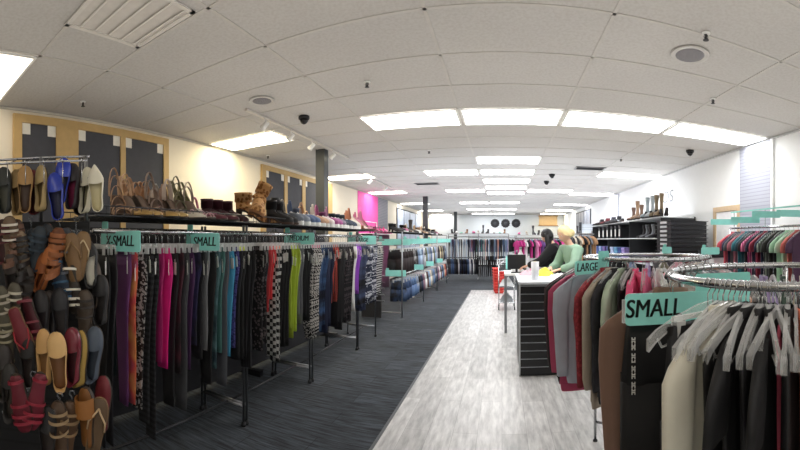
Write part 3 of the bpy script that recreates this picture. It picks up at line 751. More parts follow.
def hang_rot(px, yaw=0.0, toe_up=True, lean=0.0):
    """toe up or down, opening turned towards the aisle and then by yaw"""
    a = th(px) + yaw
    f = Vector((-math.sin(a), -math.cos(a), 0))                      # faces the aisle end of the room
    X = Vector((0, 0, 1 if toe_up else -1)); Y = f.cross(X); m = Matrix((X, Y, f)).transposed()
    return (Matrix.Rotation(lean, 3, f) @ m).to_euler()

# ---------------------------------------------------------------- shoe display stand, left foreground
st = thing('shoe_display_stand', 'black slatted shoe stand with chrome hook rods at the left of the aisle', 'display stand', (-2.0, 0.82, 0), 1.16 - PI / 2 + PI / 2)
st.rotation_euler = (0, 0, 0.98)
# local: x along the face, -y faces the aisle
MB().b2((-1.15, -0.02, 0.10), (0.27, 0.02, 1.60)).build('back_panel', slat_mat('#141416', '#050506', 5), st)
MB().b2((-1.15, -0.13, 0), (0.22, 0.10, 0.10)).build('plinth', BLACK, st)
for x in (-0.90, -0.4, 0.0, 0.25):
    MB().tube([(x, 0.0, 1.60), (x, 0.0, 1.96)], 0.010, 8).build('post', STEEL, st, True)
MB().tube([(-1.1, -0.0, 1.955), (0.27, -0.0, 1.955)], 0.007, 8).build('top_bar', CHROME, st, True)
MB().tube([(-1.1, -0.16, 1.90), (0.27, -0.16, 1.90)], 0.006, 8).build('front_bar', CHROME, st, True)
for i in range(12):
    x = -0.80 + i * 0.095
    MB().tube([(x, 0.0, 1.955), (x, -0.16, 1.90), (x, -0.21, 1.885), (x, -0.215, 1.90)], 0.0035, 6).tube([(x, -0.20, 1.885), (x, -0.20, 1.78)], 0.0025, 5).build('hook_rod', CHROME, st, True)
for zz in (1.28, 0.86, 0.46):
    for i in range(9):
        x = -0.80 + i * 0.125
        MB().tube([(x, -0.02, zz + .13), (x, -0.15, zz + .125), (x, -0.16, zz + .14)], 0.003, 5).build('hook_rod', STEEL, st, True)
# (photo x, photo y of centre, distance, kind, colours, yaw, lean, toe up, label)
TOWER = [
 (4, 190, 2.02, 'flat', '#2b2f2c', '#4a4a40', .5, .1, 1, 'black ballet flat hanging top row at the far left'),
 (17, 192, 2.04, 'flat', '#8c7246', '#5d4a30', .7, .15, 1, 'olive tan flat hanging edge-on beside the black one, top row'),
 (25, 189, 2.0, 'flat', '#ab8450', '#3f2d20', .1, 0, 1, 'caramel tan flat with open top facing out, top row'),
 (33, 192, 2.1, 'flat', '#6d2327', '#3a1a1a', .4, .1, 1, 'dark red flat behind the caramel one, top row'),
 (41, 188, 2.03, 'flat', '#b19a6a', '#7d6a49', .9, .12, 1, 'beige flat seen edge-on between tan and blue shoes'),
 (56, 196, 1.98, 'flat', mat('#2b3fa8', .25), '#1b1d3a', .25, .12, 1, 'shiny royal blue flat, front one of two'),
 (62, 181, 2.03, 'flat', mat('#3046b8', .25), '#1b1d3a', .1, -.1, 1, 'shiny royal blue flat, higher one of two'),
 (72, 186, 2.05, 'flat', '#231c22', '#7d2444', .6, .05, 1, 'black flat with raspberry lining'),
 (79, 192, 2.09, 'flat', '#1b191c', '#23191d', .3, .05, 1, 'plain black flat left of the white shoes'),
 (86, 190, 2.06, 'flat', '#ded8c0', '#8d8868', .8, .0, 1, 'cream strappy shoe seen from the side, back of its pair'),
 (96, 188, 2.0, 'flat', '#ece6d0', '#c9bf98', .1, .08, 1, 'cream pointed strappy shoe facing out, front of its pair'),
 (3, 243, 1.98, 'sandal', '#571c22', '#381517', .6, .1, 1, 'burgundy sandal hanging at the far left of the second row'),
 (10, 240, 1.96, 'sandal', '#d8cfc0', '#6a5540', .2, .05, 1, 'white strapped sandal in the second row'),
 (17, 243, 1.98, 'glad', '#6b4a36', '#4b3022', .5, .1, 1, 'brown caged sandal in the second row'),
 (23, 255, 1.94, 'glad', '#2a2624', '#8c7860', .3, .2, 1, 'black and taupe caged sandal in the second row'),
 (30, 252, 1.96, 'sandal', '#27343f', '#1d262e', .4, -.15, 1, 'slate blue sandal in the second row, left of three'),
 (36, 250, 1.92, 'sandal', '#2a3946', '#222d36', .2, -.2, 1, 'slate blue sandal in the second row, middle of three'),
 (42, 247, 1.96, 'sandal', '#2c3c48', '#1d262e', .6, -.25, 1, 'slate blue sandal in the second row, right of three'),
 (46, 268, 1.90, 'flat', '#a8622f', '#5b3319', .5, -.35, 1, 'cognac brown flat hanging low in the second row'),
 (39, 276, 1.93, 'flat', '#8b4d24', '#47250f', .8, -.3, 1, 'darker cognac flat below the slate sandals'),
 (56, 252, 1.90, 'glad', '#94582f', '#6b3c1e', .2, -.1, 1, 'orange tasselled sandal in the second row'),
 (60, 282, 1.88, 'sandal', '#1f4a68', '#1a2c40', .3, .2, 0, 'blue strappy sandal under the orange tassels'),
 (66, 252, 1.93, 'sandal', '#6b7078', '#3c4048', .5, .05, 1, 'grey sandal between orange and taupe ones'),
 (73, 258, 1.88, 'flip', '#8e7048', '#7d5f3d', .25, .12, 1, 'taupe flip-flop hanging sole out, left of its pair'),
 (81, 256, 1.90, 'flip', '#cdb893', '#866843', -.1, -.14, 1, 'taupe flip-flop with pale rim, right of its pair'),
 (72, 289, 1.88, 'sandal', '#e0d9c8', '#3a342c', .4, .1, 0, 'white strap sandal dangling below the flip-flops'),
 (90, 262, 1.93, 'pump', '#1a1a1c', '#e0dccd', .3, .15, 1, 'black and white pump left of the X-SMALL sign'),
 (93, 284, 1.95, 'flat', '#54463c', '#2c241f', .5, .1, 1, 'dark brown flat under the X-SMALL sign'),
 (3, 312, 1.82, 'sandal', '#a59d8c', '#55503f', .3, .15, 1, 'grey white sandal at the left edge of the third row'),
 (12, 308, 1.84, 'sandal', '#c2bba8', '#5c574a', .5, -.1, 1, 'pale sandal second from the left in the third row'),
 (6, 340, 1.80, 'sandal', '#918970', '#4f4a38', .2, .1, 1, 'olive sandal in the third row under the pale ones'),
 (21, 333, 1.76, 'flip', '#a02b35', '#6d1f29', .3, .35, 0, 'red thong sandal tilted left, in the third row'),
 (31, 322, 1.80, 'sandal', '#6e1c28', '#4b1620', .6, .3, 0, 'dark red sandal behind the tilted thong, third row'),
 (41, 316, 1.84, 'flat', '#1d1a1c', '#2a2024', .5, .1, 1, 'black flat in the third row above the tan flats'),
 (44, 357, 1.72, 'flat', '#c79c63', '#7c5a35', .75, .12, 1, 'tan flat seen from the side, left of the pair'),
 (58, 361, 1.66, 'flat', '#cda56c', '#6d4a2c', .05, .1, 1, 'tan flat with its opening facing out, right of the pair'),
 (72, 356, 1.70, 'flat', mat('#6e2430', .25), '#3e141b', .55, .05, 1, 'burgundy patent flat beside the tan pair'),
 (80, 358, 1.74, 'flat', '#b09049', '#6f5a2b', 1.0, .03, 1, 'mustard gold flat seen edge-on'),
 (93, 354, 1.74, 'flat', '#4e5866', '#333a44', .5, -.05, 1, 'grey blue suede flat at the right of the third row'),
 (20, 404, 1.60, 'sandal', '#8a2233', '#641826', .25, .18, 0, 'crimson sandal, left of the lowest red pair'),
 (36, 402, 1.60, 'sandal', '#8f2436', '#6a1a2a', -.1, -.18, 0, 'crimson sandal, right of the lowest red pair'),
 (59, 432, 1.60, 'sandal', '#9b8362', '#4d3826', .4, .1, 1, 'brown beaded sandal in the lowest row, left of its pair'),
 (68, 431, 1.62, 'sandal', '#8a7050', '#5b412a', .0, -.1, 1, 'brown beaded sandal in the lowest row, right of its pair'),
 (86, 418, 1.62, 'slide', '#94602c', '#7d5024', .7, .1, 1, 'orange tan slide sandal in the lowest row'),
 (96, 428, 1.60, 'flip', '#c7ab86', '#5b4630', .1, -.15, 1, 'brown flip-flop with pale edge in the lowest row'),
 (102, 404, 1.72, 'flat', '#6e1f27', '#43151a', .8, .0, 1, 'dark red flat edge-on at the right of the lowest row'),
 (10, 392, 1.72, 'flat', '#23211f', '#3a362f', .6, .1, 1, 'black flat hanging behind the crimson sandals'),
 (12, 278, 1.90, 'flat', '#332a26', '#1d1816', .6, .15, 1, 'dark brown flat low in the second row, left of the cognac ones'),
 (24, 292, 1.86, 'sandal', '#241f1f', '#3a322c', .3, -.1, 1, 'black strappy sandal between the second and third rows'),
 (60, 314, 1.84, 'flat', '#202024', '#2f2a2a', .4, .1, 1, 'black flat in the third row under the blue sandal'),
 (84, 316, 1.84, 'sandal', '#2c2622', '#4d4136', .4, .0, 1, 'dark strappy sandal above the gold flat'),
 (28, 362, 1.76, 'flat', '#1c1a1b', '#332a28', .6, .1, 1, 'black flat left of the tan pair'),
 (4, 372, 1.76, 'flat', '#2b2523', '#4a4038', .4, .05, 1, 'dark flat at the left edge above the crimson pair'),
 (100, 300, 1.9, 'flat', '#19181a', '#2b2624', .5, .05, 1, 'black flat at the right edge of the shoe stand'),
 (48, 436, 1.62, 'flat', '#1d1b1c', '#332b28', .4, .05, 1, 'black flat between the crimson and the beaded pairs'),
 (48, 316, 1.9, 'flat', '#3a3230', '#201b1a', .4, .0, 1, 'charcoal flat in the third row, right of the black one'),
]
for px, py, R, kind, c1, c2, yaw, lean, up, lab in TOWER:
    L = 0.245
    r = hang_rot(px, yaw, bool(up), lean)
    c = P(px, py, R)
    off = r.to_matrix() @ Vector((L / 2, 0, 0.02))
    shoe(kind, lab, c1, c2, sole='#3a2f27' if kind not in ('flip',) else '#7b5f40', L=L, loc=c - off, rot=r, pt=(lab.startswith('cream pointed') or None), Hh=0.03 if kind == 'glad' else (0.02 if kind == 'pump' else None), group='shoes hanging on the black stand')
HANGM = clear_plastic('smoke_plastic', '#8b9096', 0.6)
for px, py, R, lab in ((60, 404, 1.62, 'grey plastic shoe hanger above the brown beaded pair'), (72, 402, 1.64, 'grey plastic shoe hanger with hooks left of the orange slide'), (33, 383, 1.62, 'grey plastic shoe hanger over the crimson pair'),
                       (76, 226, 1.94, 'grey plastic shoe hanger above the taupe flip-flops'), (60, 228, 1.94, 'grey plastic shoe hanger above the orange sandal'), (31, 226, 2.0, 'grey plastic shoe hanger above the slate sandals')):
    t = thing('shoe_hanger', lab, 'hanger', P(px, py, R), -th(px) + 0.3, 'plastic shoe hangers')
    MB().tube([(0.012, 0, 0.03), (0.008, 0, 0.045), (-0.006, 0, 0.048), (-0.012, 0, 0.036), (0, 0, 0.02), (0, 0, -0.02)], 0.003, 6).build('hook', HANGM, t, True)
    for s in (-1, 1): MB().b2((s * 0.004, -0.003, -0.055), (s * 0.03, 0.003, -0.018)).build('clip', HANGM, t)

# ---------------------------------------------------------------- shoes on the wire shelf along the left racks
SZ = 1.641
def shelf_shoe(px, X, kind, c1, c2, lab, yaw=0.0, z=None, L=0.24, sole='#3a2f27', Hh=None, rot=None, pt=None, grp='shoes along the top wire shelf'):
    y = YX(px, X)
    r = rot if rot is not None else (0, 0, yaw)
    return shoe(kind, lab, c1, c2, sole=sole, L=L, loc=(X, y, SZ if z is None else z), rot=r, Hh=Hh, pt=pt, group=grp)
N_ = '#c79f7e'
X0 = -2.28
for px, X, kd, c1, c2, lab, yaw, z in [
 (119, -2.32, 'glad', N_, '#b58b68', 'nude strappy high heel at the left end of the shelf', .3, None),
 (128, -2.33, 'glad', '#cfa888', '#b58b68', 'nude strappy high heel, second from the left end', -.2, None),
 (136, -2.30, 'heel', '#c49a78', '#ad8563', 'tan heeled sandal with ankle strap, beside the nude heels', .2, None),
 (143, -2.26, 'heel', '#bd9472', '#ad8563', 'dark nude heeled sandal left of the silver heel', -.3, None),
 (152, -2.32, 'heel', '#b9b2ae', '#8d8684', 'silver heeled sandal behind the gold flats', .1, None),
 (159, -2.28, 'heel', '#a78a78', '#7a6558', 'taupe heeled sandal left of the gladiators', .4, None),
 (170, -2.26, 'glad', '#8d8a6a', '#2e2c24', 'black and gold gladiator heel, left of the pair', .1, None),
 (180, -2.26, 'glad', '#96936f', '#2e2c24', 'black and gold gladiator heel, right of the pair', -.15, None),
 (192, -2.22, 'wedge', '#c06a8e', '#d8d2c8', 'pink and white wedge sandal next to the gladiators', .2, None),
 (126, -2.02, 'flat', mat('#b8955a', .3, .4), '#a78350', 'gold flat lying at the front of the shelf, first of four', .1, None),
 (140, -2.02, 'flat', mat('#c2a068', .3, .4), '#a78350', 'gold flat lying at the front of the shelf, second of four', -.1, None),
 (153, -2.02, 'flat', mat('#bd9a5c', .3, .4), '#a78350', 'gold flat lying at the front of the shelf, third of four', .05, None),
 (165, -2.02, 'flat', mat('#c8aa70', .3, .4), '#a78350', 'gold flat lying at the front of the shelf, fourth of four', -.1, None),
 (178, -2.0, 'flat', '#dcd4c4', '#b9ae98', 'ivory flat in front of the gladiator heels', .1, None),
 (190, -2.0, 'sandal', '#c9a0a8', '#d8cfc5', 'pale pink sandal in front of the wedge', .0, None)]:
    q = shelf_shoe(px, X, kd, c1, c2, lab, yaw, z, Hh=0.10 if kd == 'glad' else 0.10 if kd == 'heel' else None)
    if kd in ('glad', 'heel', 'wedge'): q.scale = (1.1, 1.2, 1.3)
for px, lab, c in ((203, 'dark maroon ankle boot, first of three', '#3d1820'), (213, 'dark maroon ankle boot, second of three', '#451b25'), (223, 'dark maroon ankle boot, third of three', '#3a161e')):
    shelf_shoe(px, -2.28, 'bootie', c, '#22100f', lab + ' on the shelf', rnd(-.1, .1), L=0.26).scale = (1.05, 1.25, 1.25)
for px, X, lab, c in ((200, -2.0, 'maroon flat in front of the maroon boots, left', '#5a2230'), (212, -2.0, 'maroon flat in front of the maroon boots, right', '#4f1d2a')):
    shelf_shoe(px, X, 'flat', c, '#2a1316', lab, 0.1)
# tan cut-out ankle boots, one upright behind and one tipped over in front
CUT = pmat('floral', '#94602f', '#cc9a62', 1.0)
b1 = shelf_shoe(236, -2.34, 'bootie', CUT, '#8a5a30', 'tan cut-out ankle boot standing behind the tipped one', 0.5, L=0.29, Hh=0.09)
b2 = shelf_shoe(249, -2.03, 'bootie', CUT, '#8a5a30', 'tan cut-out ankle boot tipped over at the front of the shelf', 0, L=0.29, Hh=0.09, sole='#8a5a30', z=SZ + 0.02, rot=(0, 0, 0))
b2.scale = (1.45,) * 3; b1.scale = (1.45,) * 3
b2.rotation_euler = (-0.45, 0.0, -0.75)
b2.location.z = SZ + 0.055
SN = [(267, '#1d1d20', 'black bootie right of the tan cut-out boots', 'bootie'), (274, '#242428', 'second black bootie right of the tan cut-out boots', 'bootie'), (280, '#6c7480', 'grey sneaker on the shelf, left of the blue ones', 'sneaker'), (286, '#8a93a2', 'light grey sneaker on the shelf', 'sneaker'),
      (292, '#55698c', 'blue sneaker on the shelf, left of two', 'sneaker'), (297, '#5f76a0', 'blue sneaker on the shelf, right of two', 'sneaker'), (302, '#b98f72', 'tan sneaker left of the white and pink ones', 'sneaker'), (307, '#c7a488', 'beige sneaker left of the white and pink ones', 'sneaker'),
      (312, '#e0d6d6', 'white and pink sneaker on the shelf', 'sneaker'), (317, '#8d3d74', 'purple sneaker on the shelf, left of two', 'sneaker'), (321, '#a0508c', 'purple sneaker on the shelf, right of two', 'sneaker'), (325, '#7b6a80', 'mauve sneaker behind the column foot', 'sneaker'),
      (329, '#2b3442', 'navy sneaker on the shelf, left of three', 'sneaker'), (333, '#273548', 'navy sneaker on the shelf, middle of three', 'sneaker'), (337, '#303d52', 'navy sneaker on the shelf, right of three', 'sneaker'), (341, '#c9c4bc', 'pale grey sneaker near the end of the shelf', 'sneaker'),
      (346, '#b0745a', 'tan high heel standing at the end of the shelf', 'heel'), (350, '#d2c6bc', 'cream pump at the end of the shelf', 'pump'), (354, '#b9768c', 'rose pump at the end of the shelf', 'pump'), (358, '#c97a9e', 'pink heel at the end of the shelf', 'heel')]
for px, c, lab, kd in SN:
    q = shelf_shoe(px, -2.06 + rnd(-.02, .02), kd, c, '#d9d9d9' if kd == 'sneaker' else '#8a5a40', lab, rnd(-.12, .12), sole='#e6e6e4' if kd == 'sneaker' else '#4a342a', L=0.26)
    q.scale = (1.05, 1.1, 1.4)

# back row on the same shelf, seen over the sneakers
BK = [(272, 'boot', '#2a2a2e', 'black boot'), (280, 'heel', '#a9a39c', 'grey strappy heel'), (287, 'heel', '#5d6f92', 'blue strappy heel'), (293, 'bootie', '#50586a', 'slate bootie'), (299, 'heel', '#c29b80', 'nude strappy heel'), (305, 'wedge', '#d2a98c', 'peach wedge'),
      (310, 'heel', '#e2d9d4', 'white strappy heel'), (314, 'heel', '#a2508a', 'violet strappy heel'), (319, 'bootie', '#70305c', 'plum bootie'), (324, 'heel', '#9a6a8a', 'mauve strappy heel'), (329, 'bootie', '#26303c', 'navy bootie'), (334, 'bootie', '#2e3946', 'dark slate bootie'),
      (339, 'bootie', '#3b434d', 'steel grey bootie'), (344, 'heel', '#b8765c', 'tan strappy heel'), (349, 'pump', '#caa0a0', 'blush pump'), (353, 'heel', '#d0709a', 'bright pink strappy heel'), (357, 'bootie', '#a04a70', 'raspberry bootie'), (361, 'pump', '#c86a94', 'pink pump')]
for px, kd, c, nm in BK:
    q = shelf_shoe(px, -2.36, kd, c, '#8a7a70', nm + ' in the back row of the wire shelf', rnd(-.3, .3), L=0.25, Hh=0.1 if kd in ('heel', 'pump') else None)
    q.scale = (1, 1.1, 1.45 if kd != 'boot' else 1.0)
for px, kd, c, nm in ((113, 'glad', '#b89478', 'blush caged heel at the far left end of the shelf'), (123, 'heel', '#d3b294', 'pale nude heel between the two leftmost nude heels'), (133, 'wedge', '#a98264', 'tan wedge among the nude heels'), (148, 'glad', '#9d8a80', 'taupe caged heel left of the silver heel'), (164, 'heel', '#c9b9ae', 'champagne heel left of the gladiators'), (175, 'glad', '#77745a', 'olive gold caged heel between the gladiator pair'), (186, 'heel', '#b8a8a0', 'dusty heel right of the gladiators')):
    q = shelf_shoe(px, -2.13, kd, c, '#6e5a4c', nm, rnd(-.4, .4), Hh=0.1); q.scale = (1.05, 1.2, 1.35)
# ---------------------------------------------------------------- two-tier stand of shorts, behind the leggings racks
GYA, GYB = 7.25, 13.3
gx = -2.14
def tier_stand():
    t = thing('two_tier_rack', 'long two-tier chrome rack of shorts with a slatted dark end panel', 'clothes rack', (0, 0, 0))
    for y in (7.25, 9.3, 11.3, 13.3):
        for x in (gx - 0.28, gx + 0.24):
            MB().tube([(x, y, 0), (x, y, 1.66)], 0.014, 8).build('post', STEEL, t, True)
        MB().tube([(gx - 0.28, y, 0.10), (gx + 0.24, y, 0.10)], 0.012, 8).build('base_bar', STEEL, t)
    for z, x in ((1.40, gx + 0.08), (0.80, gx + 0.14)):
        MB().tube([(x, GYA, z), (x, GYB, z)], 0.014, 8).build('hanging_rail', CHROME, t, True)
        for y in (7.25, 9.3, 11.3, 13.3): MB().tube([(gx - 0.28, y, z), (gx + 0.24, y, z)], 0.009, 6).build('cross_bar', STEEL, t)
    s = MB()
    for i in range(10): x = gx - 0.3 + i * 0.06; s.tube([(x, GYA, 1.66), (x, GYB, 1.66)], 0.004, 4)
    for i in range(40): y = GYA + i * (GYB - GYA) / 39; s.tube([(gx - 0.3, y, 1.655), (gx + 0.26, y, 1.655)], 0.003, 4)
    s.build('wire_shelf', DARKMETAL, t)
    e = MB().b2((gx - 0.52, 7.05, 0.02), (gx - 0.30, 7.09, 1.62)).b2((gx - 0.30, 7.05, 0.02), (gx - 0.12, 7.09, 0.95)).build('end_panel', mat('#2a2a2d', 0.6), t)
    b = MB()
    for i in range(11): z = 0.35 + i * 0.115; b.tube([(gx - 0.52, 7.03, z), (gx - 0.05, 7.03, z)], 0.012, 6)
    b.build('end_bars', mat('#8d8f92', 0.4, .5), t)
    return t
tier_stand()
def shorts_mesh(L, seed, w=0.30):
    m = MB(); n = 12
    def rr(cx, hw, t, z): return [(cx + hw * math.cos(a), t * math.sin(a) * (1 + .3 * math.sin(3 * a + seed)), z) for a in [2 * PI * j / n for j in range(n)]]
    m.loft([rr(0, w / 2 * .86, .014, 0), rr(0, w / 2 * .95, .02, -.08), rr(0, w / 2 * 1.04, .024, -.17)])
    for s in (-1, 1): m.loft([rr(s * w * .26, w * .275, .02, -.165), rr(s * w * .28, w * .27, .022, -.16 - (L - .16) * .5), rr(s * w * .28, w * .265 if L < .6 else w * .2, .02, -L)])
    return m.mesh('shorts', BLACK, True)
PAL_UP = [('brown black', '#2e2224'), ('dark espresso', '#2a1f20'), ('washed black', '#2b2c31'), ('denim blue', '#53688a'), ('pale denim', '#8fa3bd'), ('charcoal', '#3a3c42'), ('khaki', '#a29878'), ('faded blue', '#7488a6'), ('white', '#dfe0e0'), ('grey', '#85898f'),
          ('sand', '#c2b596'), ('navy', '#2a3450'), ('ice blue', '#a9bccf'), ('olive', '#5d6248')]
PAL_LO = [('dark denim', '#3e5378'), ('mid denim', '#5f7aa3'), ('brown', '#6f4f45'), ('cream', '#d6cab2'), ('mauve', '#8d6a78'), ('stone', '#b3a996'), ('black', '#222226'), ('light denim', '#90a8c6'), ('steel', '#75808e'), ('white', '#e2e2e0'), ('coral', '#c26a58'), ('navy', '#27304a')]
def row_of_shorts(n, y0, y1, x, z, pal, L, where, grp, turn=0.0, first=None):
    names = []
    for i in range(n):
        nm, c = pal[(i * 5 + (i // len(pal)) * 3) % len(pal)]
        if first and i < len(first): nm, c = first[i]
        names.append((nm, c))
    nn = [q[0] for q in names]
    for i in range(n):
        y = y0 + (y1 - y0) * i / (n - 1)
        nm, c = names[i]
        if min(abs(y - q) for q in (7.25, 9.3, 11.3, 13.3)) < .06: y += .08 if y < 13 else -.08
        m = mat(c) if i % 5 else pmat('galaxy', c, '#a9a9a9' if i % 2 else '#202024', .6)
        o = obj('shorts', shared(('shorts', L, i % 3), lambda: shorts_mesh(L, i % 3)), None, m)
        o.location = (x, y, z - 0.10); o.rotation_euler = (0, 0, turn + rnd(-.08, .08))
        tag(o, run_label(i, nn, 'shorts', where), 'shorts', grp)
        h = clip_hanger((x, y, z), o.rotation_euler.z, f'clear clip hanger of the {"" if nn.count(nm) == 1 else ordw([j for j, q in enumerate(nn) if q == nm].index(i)) + " "}{nm} shorts, {"upper" if "upper" in where else "lower"} tier', 'clear clip hangers on the two-tier rack', w=0.24, full=y < 9.5)
row_of_shorts(27, 7.36, 13.2, gx + 0.08, 1.40, PAL_UP, 0.46, 'on the upper tier of the shorts rack', 'shorts on the upper tier', 0.25, [('brown black', '#2e2224')] * 3 + [('dark espresso', '#2a1f20')] * 3)
row_of_shorts(26, 7.36, 13.2, gx + 0.14, 0.80, PAL_LO, 0.40, 'on the lower tier of the shorts rack', 'shorts on the lower tier', 0.25, [('dark denim', '#3e5378')] * 3 + [('mid denim', '#5f7aa3')] * 2)
# teal signs of the two-tier rack (too far to read in the photo: plain)
for i, (y, x0, w, z) in enumerate([(7.2, -2.36, 0.62, 1.40), (8.5, -2.20, 0.5, 1.41), (9.9, -2.2, 0.5, 1.42), (11.4, -2.2, 0.5, 1.42), (12.8, -2.2, 0.5, 1.42)]):
    size_sign(f'teal size sign on the upper tier of the shorts rack, {ordw(i)} from the camera', None, (x0, y, z), 0.15, w, 0.12, 0.06, 0.05, group='teal signs on the two-tier rack')
for i, (y, x0, w, z) in enumerate([(7.2, -2.22, 0.40, 0.80), (8.4, -2.08, 0.36, 0.84), (9.7, -2.08, 0.36, 0.84), (11.2, -2.08, 0.36, 0.84)]):
    size_sign(f'teal size sign on the lower tier of the shorts rack, {ordw(i)} from the camera', None, (x0, y, z), 0.15, w, 0.12, 0.06, 0.04, group='teal signs on the two-tier rack')
# shoes on top of the two-tier rack
TOPS = [('#26262a', 'black ankle boot', 'bootie'), ('#2d2b2b', 'dark boot', 'bootie'), ('#212126', 'black sneaker', 'sneaker'), ('#b35a86', 'pink sneaker', 'sneaker'), ('#1f1f22', 'black bootie', 'bootie'), ('#6d5444', 'brown bootie', 'bootie'), ('#c9c1b5', 'cream heel', 'heel'), ('#2b2b30', 'black pump', 'pump'),
        ('#3b3430', 'brown black boot', 'boot'), ('#ddd8ce', 'white sneaker', 'sneaker'), ('#b99a78', 'tan heel', 'heel'), ('#27272b', 'black wedge', 'wedge'), ('#9c7c60', 'tan bootie', 'bootie'), ('#d3c4ae', 'beige pump', 'pump'), ('#caa989', 'nude heel', 'heel'), ('#6f665e', 'grey boot', 'bootie'), ('#e0dad0', 'ivory heel', 'heel'), ('#3a3a40', 'charcoal sneaker', 'sneaker')]
y = 7.32
nn = []
rows = []
for i in range(26):
    rows.append((y, TOPS[i % len(TOPS)])); y += 0.21
nn = [r[1][1] for r in rows]
for i, (y, (c, nm, kd)) in enumerate(rows):
    shoe(kd, run_label(i, nn, 'on top of the shorts rack', '').strip().replace(' ,', ','), c, '#6a5a50', sole='#dcdcda' if kd == 'sneaker' else '#2c2522', L=0.25, loc=(gx - 0.05, y, 1.666), rot=(0, 0, rnd(-.25, .25)), group='shoes on top of the two-tier rack')
# pink shoes on a low display against the pink wall panel
dk = thing('shoe_shelf', 'white ledge of pink shoes in front of the pink wall panel', 'shelf', (-3.6, 11.0, 0))
MB().b2((-0.38, -0.9, 1.66), (0.1, 0.9, 1.69)).build('ledge', WHITE, dk)
for yy in (-0.85, 0.85): MB().b2((-0.36, yy - .02, 0), (0.08, yy + .02, 1.66)).build('upright', STEEL, dk)
for yy in (-0.4, 0.0, 0.4): pass
MB().tube([(-0.36, -0.9, 2.05), (-0.36, 0.9, 2.05)], 0.012, 6).tube([(-0.36, -0.9, 1.69), (-0.36, -0.9, 2.05)], 0.01, 6).tube([(-0.36, 0.9, 1.69), (-0.36, 0.9, 2.05)], 0.01, 6).build('guard_rail', WHITE, dk)
for i in range(8):
    shoe('pump' if i % 2 else 'heel', f'pink shoe on the ledge by the pink wall, {ordw(i)} from the camera', ['#d2478c', '#e06aa2', '#b83c7a', '#e88bb4'][i % 4], '#8a2c58', loc=(-3.62, 10.25 + i * 0.2, 1.691), rot=(0, 0, rnd(-.2, .2)), Hh=0.10, group='pink shoes by the pink wall')

# ---------------------------------------------------------------- racks across the back of the shop
def cross_rack(label, x0, x1, y, z, shelf=True, low=None):
    t = thing('garment_rack', label, 'clothes rack', ((x0 + x1) / 2, y, 0))
    w = (x1 - x0) / 2
    for x in (-w, 0, w):
        MB().tube([(x, 0.25, 0), (x, 0.25, z + .1)], 0.016, 6).build('post', STEEL, t)
        MB().tube([(x, -0.25, 0.05), (x, 0.25, 0.05)], 0.016, 6).build('base_bar', STEEL, t)
        MB().tube([(x, 0.0, z), (x, 0.25, z)], 0.010, 6).build('arm', STEEL, t)
        if low: MB().tube([(x, -0.2, low), (x, 0.25, low)], 0.010, 6).build('arm', STEEL, t)
    MB().tube([(-w, 0.0, z), (w, 0.0, z)], 0.016, 6).build('hanging_rail', CHROME, t)
    if low: MB().tube([(-w, -0.2, low), (0, -0.2, low)], 0.016, 6).build('hanging_rail', CHROME, t)
    if shelf: MB().b2((-w, -0.2, z + 0.1), (w, 0.3, z + 0.125)).build('shelf', mat('#c8cacc', 0.5), t)
    return t
def far_row(n, x0, x1, y, z, pal, kind, where, grp, L, seed):
    r = random.Random(seed); nn = []; it = []
    for i in range(n):
        nm, c = pal[r.randrange(len(pal))]; nn.append(nm); it.append(c)
    for i in range(n):
        x = x0 + (x1 - x0) * i / (n - 1); m = mat(it[i])
        if kind == 'pants':
            o = obj('trousers', shared(('far', L, i % 3), lambda: leggings_mesh(L, i % 3, 0.2)), None, m)
            o.location = (x, y, z - 0.06); o.rotation_euler = (0, 0, PI / 2 + 0.35 + rnd(-.15, .15)); tag(o, run_label(i, nn, 'trousers', where).replace('from the front', 'from the left'), 'trousers', grp)
        elif kind == 'shorts':
            o = obj('shorts', shared(('shorts', L, i % 3), lambda: shorts_mesh(L, i % 3)), None, m)
            o.location = (x, y, z - 0.06); o.rotation_euler = (0, 0, PI / 2 + 0.5 + rnd(-.15, .15)); tag(o, run_label(i, nn, 'shorts', where).replace('from the front', 'from the left'), 'shorts', grp)
        else:
            top('short', 'shirt', run_label(i, nn, 'top', where).replace('from the front', 'from the left'), 'top', (x, y, z), PI / 2 + 0.3 + rnd(-.15, .15), m, grp, W=0.36, L=L, Ls=0.12, seed=i, parts=False)
BLUES = [('dark navy', '#252c42'), ('denim', '#5b7397'), ('pale denim', '#8ea5c2'), ('black', '#1e1e22'), ('rust', '#8a4a3c'), ('white', '#dcdddd'), ('peach', '#dba08c'), ('grey', '#7d8187'), ('plum', '#443a58'), ('light blue', '#9bb4d2'), ('charcoal', '#34363c')]
cross_rack('chrome rack of trousers across the end of the carpet aisle', -2.05, 0.25, 14.6, 1.62, True, 0.85)
far_row(34, -1.98, 0.18, 14.6, 1.62, BLUES, 'pants', 'on the aisle-end rack', 'trousers across the end of the aisle', 0.80, 3)
far_row(16, -1.98, -0.95, 14.4, 0.85, [('black', '#1d1d21'), ('navy', '#242c46'), ('denim', '#4f678c'), ('white', '#d6d8d8'), ('dark grey', '#3c3e44')], 'shorts', 'on the low aisle-end rail', 'shorts on the low rail', 0.55, 5)
far_row(14, -0.9, 0.1, 14.75, 0.98, [('black', '#18181b'), ('charcoal', '#2b2c31'), ('dark brown', '#33292a')], 'pants', 'low behind the red baskets', 'dark trousers behind the baskets', 0.80, 9)
cross_rack('chrome rack of bright tops behind the counter at the back', 0.45, 3.1, 13.2, 1.55, True)
